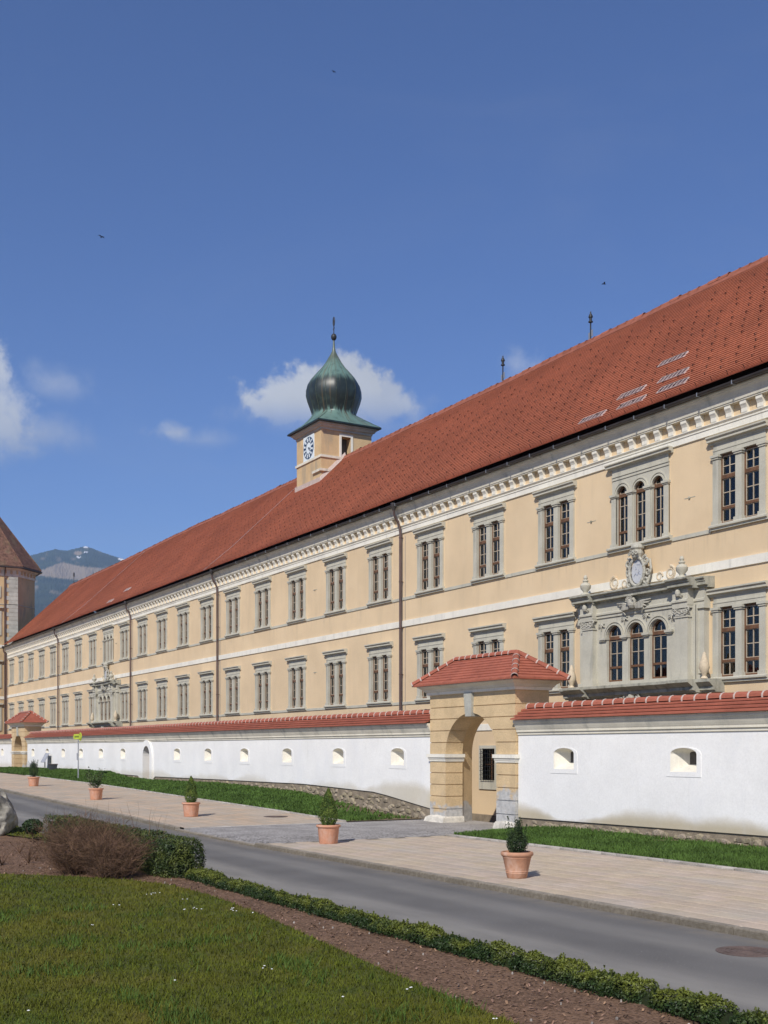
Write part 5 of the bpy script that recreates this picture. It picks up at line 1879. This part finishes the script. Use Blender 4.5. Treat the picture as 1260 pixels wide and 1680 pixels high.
for (cx, cy, h_, sp, cnt) in ((-21.2, 6.3, .70, .85, 230), (-22.3, 6.25, .88, .90, 280), (-20.7, 6.25, .40, .5, 70), (-23.3, 6.15, .84, .75, 190), (-21.9, 5.9, .56, .8, 170)):
    for _ in range(cnt):
        a = rnd.uniform(0, 6.28)
        r_ = rnd.uniform(0, .35)
        out = rnd.uniform(.05, 1.0) * sp
        pts = twig((cx + r_ * math.cos(a), cy + r_ * math.sin(a), float(g(cx)) + .0), (math.cos(a) * out, math.sin(a) * out * .8, rnd.uniform(.55, 1.15)), h_ * rnd.uniform(.7, 1.25), .005, 5, .55)
        for p, d in pts[1:]:
            for _k in range(4):
                e = Vector((rnd.uniform(-1, 1), rnd.uniform(-1, 1), rnd.uniform(-.25, .9)))
                twig(p, d * .5 + e, rnd.uniform(.12, .38), .0028, 3, .35)
V, F = np.array(V), np.array(F)
V[:, 2] = np.maximum(V[:, 2], float(g(-22)) + .01)
inst('twigs', np_mesh('twigs', V, F, 'twig'), shr, (0, 0, 0))
# a few taller wispy shoots standing above the tall hedge
V, F = [], []
for _ in range(26):
    twig((rnd.uniform(-28, -21), rnd.uniform(6.9, 7.6), .6), (rnd.uniform(-.2, .2), rnd.uniform(-.2, .2), 1), rnd.uniform(.4, .75), .006, 4, .05)
for _ in range(9):
    cx, cy = rnd.uniform(-29, -24), rnd.uniform(4.6, 6.0)
    for _k in range(26):
        twig((cx, cy, float(g(cx))), (rnd.uniform(-.7, .7), rnd.uniform(-.7, .7), 1), rnd.uniform(.2, .5), .006, 4, .1)
inst('shoots', np_mesh('shoots', np.array(V), np.array(F), 'twig'), shr, (0, 0, 0))

# small clipped ball on a stem
rb = tag(empty('ball_shrub', (-30.2, 6.95, 0)), 'small dark round clipped shrub on a short stem left of the tall hedge', 'shrub')
P = rng.normal(0, 1, (1500, 3))
P /= np.linalg.norm(P, axis=1)[:, None]
leaves('foliage', 'dark_leaf', P * rng.uniform(.7, 1.05, (1500, 1)) * np.array([.26, .26, .2]) + np.array([-30.2, 6.95, .40]), P, .03, rb)
MB().tube([(-30.2, 6.95, 0), (-30.22, 6.95, .35)], .02, 6).build('trunk', 'stem', rb)

# boulder
bm = bmesh.new()
bmesh.ops.create_icosphere(bm, subdivisions=5, radius=1)
for v in bm.verts:
    p = v.co.copy()
    f = 1 + .22 * mnoise.noise(p * 1.3 + Vector((3, 1, 7))) + .10 * mnoise.noise(p * 3.1) + .045 * mnoise.noise(p * 8)
    cell = mnoise.voronoi(p * 1.6 + Vector((1, 5, 2)))[0]
    f += .12 * (cell[1] - cell[0]) - .05
    v.co = Vector((p.x * f * .98, p.y * f * .80, max(-.55, p.z * f * (.82 if p.z > 0 else .7))))
me = bpy.data.meshes.new('boulder')
bm.to_mesh(me)
bm.free()
me.materials.append(MAT['boulder'])
me.shade_smooth()
me.set_sharp_from_angle(angle=R(38))
o = inst('boulder', me, None, (-32.95, 6.35, .48))
tag(o, 'big pale weathered boulder standing at the left edge of the bark bed', 'boulder')


# ------------------------------------------------------------------ terracotta pots with plants
def pot(name, x, y, label, style, plant):
    z = float(g(x)) + .002
    r = tag(empty(name, (x, y, z)), label, 'potted plant', 'terracotta pots along the pavement')
    at = (x, y, z)
    if style == 'ringed':
        pr = [(0, 0), (.175, 0), (.185, .01), (.203, .09), (.212, .10), (.206, .11), (.208, .122), (.217, .13), (.211, .14), (.262, .375), (.272, .385), (.266, .40), (.285, .41), (.305, .435), (.305, .465), (.29, .49), (.265, .49), (.25, .44), (0, .43)]
        mt, rr = 'terracotta', .25
    else:
        pr = [(0, 0), (.225, 0), (.235, .012), (.272, .40), (.277, .41), (.30, .415), (.312, .43), (.314, .455), (.305, .475), (.275, .48), (.265, .43), (0, .42)]
        mt, rr = 'terracotta_light', .26
    MB().lathe(0, 0, pr, 40).build('pot', mt, r, at, smooth=40)
    MB().lathe(0, 0, [(rr, .40), (rr, .435), (rr * .5, .455), (0, .46)], 20).build('soil', 'potting_soil', r, at)
    plant(r, at)
    return r


def conifer(h, rad, mat, n=6500, tip=1.0):
    def f(r, at):
        t = rng.uniform(0, 1, n) ** 1.25
        a = rng.uniform(0, 6.283, n)
        lump = np.array([mnoise.noise((math.cos(b_) * 2.4 + at[0], math.sin(b_) * 2.4, c_ * 7)) for b_, c_ in zip(a, t)])
        prof_ = rad * np.minimum(1, (.55 + 2.0 * t)) * (1 - t ** 1.7) ** .75
        rr = prof_ * np.power(rng.uniform(.3, 1, n), .28) * (1 + .32 * lump)
        P = np.stack([rr * np.cos(a), rr * np.sin(a), .44 + h * t + rng.uniform(-.01, .05, n)], 1)
        Nn = np.stack([np.cos(a), np.sin(a), .3 + 0 * a], 1)
        leaves('foliage', mat, P, Nn, .017, r, .5, .7, at)
        MB().tube([(0, 0, .42), (0, 0, .44 + h * .9)], .012, 6, .004).build('stem', 'stem', r, at)
    return f


def boxball(h, rad, shoots, mat='dark_leaf'):
    def f(r, at):
        n = 4200
        P = rng.normal(0, 1, (n, 3))
        P /= np.linalg.norm(P, axis=1)[:, None]
        Nn = P.copy()
        P = P * np.power(rng.uniform(.3, 1, n), .4)[:, None] * (1 + .22 * np.array([mnoise.noise(tuple(p * 2.4)) for p in P]))[:, None]
        P = P * np.array([rad, rad, h / 2]) + np.array([0, 0, .44 + h * .46])
        Q, NQ = [], []
        for _ in range(shoots):
            a, q_ = rnd.uniform(0, 6.28), rnd.uniform(0, rad * .95)
            x0, y0 = q_ * math.cos(a), q_ * math.sin(a)
            L_ = rnd.uniform(.2, .46)
            z0 = .44 + h * .62
            for _k in range(55):
                t = rnd.random()
                s_ = .026 * (1.15 - t)
                Q.append((x0 * (1 + .25 * t) + rnd.gauss(0, s_), y0 * (1 + .25 * t) + rnd.gauss(0, s_), z0 + L_ * t))
                NQ.append((rnd.uniform(-1, 1), rnd.uniform(-1, 1), .5))
        leaves('foliage', mat, np.concatenate([P, np.array(Q)]), np.concatenate([Nn, np.array(NQ)]), .016, r, .45, .8, at)
        MB().tube([(0, 0, .42), (0, 0, .44 + h * .6)], .014, 6, .005).build('stem', 'stem', r, at)
    return f


def rosebush(r, at):
    st = MB()
    Q, NQ = [], []
    for k in range(9):
        a = k * 6.283 / 9 + rnd.uniform(-.3, .3)
        out = rnd.uniform(.18, .46)
        p1 = (.05 * math.cos(a), .05 * math.sin(a), .42)
        p2 = (out * .6 * math.cos(a), out * .6 * math.sin(a), .42 + rnd.uniform(.22, .34))
        p3 = (out * math.cos(a), out * math.sin(a), .42 + rnd.uniform(.5, .86))
        st.tube([p1, p2, p3], .009, 5, .004)
        for _ in range(70):
            t = rnd.uniform(.3, 1.05)
            q_ = Vector(p2).lerp(Vector(p3), (t - .5) * 2) if t > .5 else Vector(p1).lerp(Vector(p2), t * 2)
            Q.append(tuple(q_ + Vector((rnd.gauss(0, .065), rnd.gauss(0, .065), rnd.gauss(0, .05)))))
            NQ.append((rnd.uniform(-.5, .5), rnd.uniform(-.5, .5), 1))
    st.build('stem', 'stem', r, at)
    leaves('foliage', 'rose_leaf', Q, NQ, .042, r, .62, .6, at)


pot('potted_box', -17.25, 12.82, 'ringed terracotta pot with dark bushy box plant nearest on the pavement', 'ringed', boxball(.44, .20, 34))
pot('potted_conifer', -25.95, 13.35, 'plain terracotta pot with green cone-shaped conifer beside the driveway', 'plain', conifer(.92, .26, 'thuja_leaf'))
pot('potted_conifer', -36.75, 13.7, 'plain terracotta pot with slim pointed conifer below the gun slits', 'plain', conifer(.88, .25, 'thuja_leaf', 6000))
pot('potted_rose', -47.4, 13.5, 'plain terracotta pot with loose leafy rose bush', 'plain', rosebush)
pot('potted_box', -60.2, 13.9, 'small distant terracotta pot with dark upright shrub, leftmost of the row', 'plain', boxball(.80, .25, 34))


# ------------------------------------------------------------------ manhole covers, sign, board, bin, birds
def manhole(x, y, z, r, label):
    o = tag(empty('manhole_cover', (x, y, z)), label, 'manhole cover')
    MB().lathe(0, 0, [(r, 0), (r + .05, 0), (r + .05, .006), (r, .009), (r - .015, .004)], 40).build('ring', 'cast_iron', o, (x, y, z))
    mb = MB().lathe(0, 0, [(0, 0), (r - .02, 0), (r - .02, .005), (0, .006)], 40)
    for k in range(1, 5):
        q_ = r * k / 5
        mb.lathe(0, 0, [(q_, .005), (q_, .011), (q_ + .022, .011), (q_ + .022, .005)], 30)
    mb.build('lid', 'cast_iron', o, (x, y, z))


manhole(-10.0, 10.95, -.098, .33, 'round iron manhole cover in the road near the kerb')
manhole(-35.6, 16.3, float(g(-35.6)) + .002, .36, 'dark round manhole cover in the paving left of the driveway')

sx, sy = -66.7, 17.95
sz = float(zbank(np.array([sx]), np.array([sy]))[0])
o = tag(empty('direction_sign', (sx, sy, sz)), 'grey post carrying a lime green arrow sign in front of the long wall', 'sign')
MB().tube([(sx, sy, sz - .1), (sx, sy, sz + 2.45)], .035, 8).build('post', 'galvanised', o)
sg_ = MB().prism([(sx - .75, sz + 2.36), (sx + .42, sz + 2.36), (sx + .42, sz + 2.66), (sx - .75, sz + 2.66), (sx - .92, sz + 2.51)], sy - .05, sy - .02).build('arrow_board', 'sign_lime', o)
MB().prism([(sx + .62 + .24 * math.cos(t), sz + 2.50 + .24 * math.sin(t)) for t in np.linspace(0, 2 * math.pi, 25)[:-1]], sy - .07, sy - .03).build('round_board', 'sign_lime', o)
lt = MB()
x = sx - .62
while x < sx + .3:
    w_ = rnd.uniform(.05, .09)
    lt.box(x, x + w_, sy - .053, sy - .05, sz + 2.46, sz + 2.56)
    x += w_ + .03
lt.build('lettering', 'sign_ink', sg_)
lt = MB()
plate(lt, [(sx + .62 + .19 * math.cos(t), sz + 2.50 + .19 * math.sin(t)) for t in np.linspace(0, 2 * math.pi, 25)[:-1]], [[(sx + .62 + .15 * math.cos(t), sz + 2.50 + .15 * math.sin(t)) for t in np.linspace(0, 2 * math.pi, 25)[:-1]]], sy - .075, sy - .07)
lt.build('ring_mark', 'sign_ink', o)
MB().box(sx - .14, sx + .02, sy - .06, sy - .03, sz + 1.15, sz + 1.55).build('notice', 'board_grey', o)

bx, by = -82.9, 19.9
bz = float(zbank(np.array([bx]), np.array([by]))[0])
o = tag(empty('information_board', (bx, by, bz)), 'slanted grey information board standing against the far white wall', 'notice board')
MB().add([(bx - .55, by - .15, bz + .55), (bx + .55, by - .15, bz + .55), (bx + .55, by + .2, bz + 1.2), (bx - .55, by + .2, bz + 1.2), (bx - .55, by - .12, bz + .53), (bx + .55, by - .12, bz + .53), (bx + .55, by + .23, bz + 1.18), (bx - .55, by + .23, bz + 1.18)],
         [(0, 1, 2, 3), (7, 6, 5, 4), (0, 4, 5, 1), (1, 5, 6, 2), (2, 6, 7, 3), (3, 7, 4, 0)]).build('panel', 'board_grey', o)
for s in (-.5, .5):
    MB().box(bx + s - .03, bx + s + .03, by + .12, by + .18, bz - .05, bz + 1.08).build('leg', 'bin_dark', o)
bx, by = -79.7, 19.7
bz = float(zbank(np.array([bx]), np.array([by]))[0])
o = tag(empty('litter_bin', (bx, by, bz)), 'small dark litter bin at the foot of the far white wall', 'bin')
MB().rings([[(bx - q_, by - q_, z), (bx + q_, by - q_, z), (bx + q_, by + q_, z), (bx - q_, by + q_, z)] for q_, z in ((.20, bz), (.25, bz + .4), (.27, bz + .4), (.27, bz + .44))]).build('body', 'bin_dark', o)
MB().box(bx - .28, bx + .28, by - .28, by + .28, bz + .442, bz + .47).build('lid', 'cast_iron', o)

for px, py, d, yaw, label in ((167, 389, 70, .4, 'small dark bird flying in the upper left sky'), (991, 466, 75, 1.2, 'small dark bird flying above the roof ridge at right'), (548, 118, 110, .2, 'tiny dark bird high in the middle of the sky')):
    t = (px - 630) / 1880
    p = Vector((-.866 + .5 * t, .5 + .866 * t, (1229 - py) / 1880)) * d + Vector((0, 0, 2.4))
    o = tag(empty('bird', tuple(p)), label, 'bird')
    ang = Matrix.Rotation(yaw, 4, 'Z')
    body = MB().rings([[tuple(ang @ Vector((x_, r_ * math.cos(t_), r_ * math.sin(t_)))) for t_ in np.linspace(0, 2 * math.pi, 7)[:-1]] for x_, r_ in ((-.16, .005), (-.09, .025), (0, .035), (.07, .025), (.10, .022), (.13, .005))])
    body.build('body', 'bird_black', o, tuple(p))
    for s in (-1, 1):
        MB().add([tuple(ang @ Vector(q_)) for q_ in ((.05, s * .02, .01), (-.04, s * .02, .01), (-.07, s * .13, .06), (-.10, s * .27, .03), (.02, s * .15, .07))], [(0, 1, 2, 4), (4, 2, 3)]).build('wing', 'bird_black', o, tuple(p))

# ------------------------------------------------------------------ the air between here and the hill
hm = bpy.data.materials.new('haze')
hm.use_nodes = True
ht = hm.node_tree
ht.nodes.clear()
ho = ht.nodes.new('ShaderNodeOutputMaterial')
hv = ht.nodes.new('ShaderNodeVolumePrincipled')
hv.inputs['Color'].default_value = (.46, .68, 1.0, 1)
hv.inputs['Density'].default_value = HAZE
hv.inputs['Anisotropy'].default_value = 0.0
ht.links.new(hv.outputs[0], ho.inputs['Volume'])
MAT['haze'] = hm
hz = MB().box(-6100, 3100, -3600, 5600, -2.5, 1050).build('haze', 'haze')
tag(hz, kind='stuff')
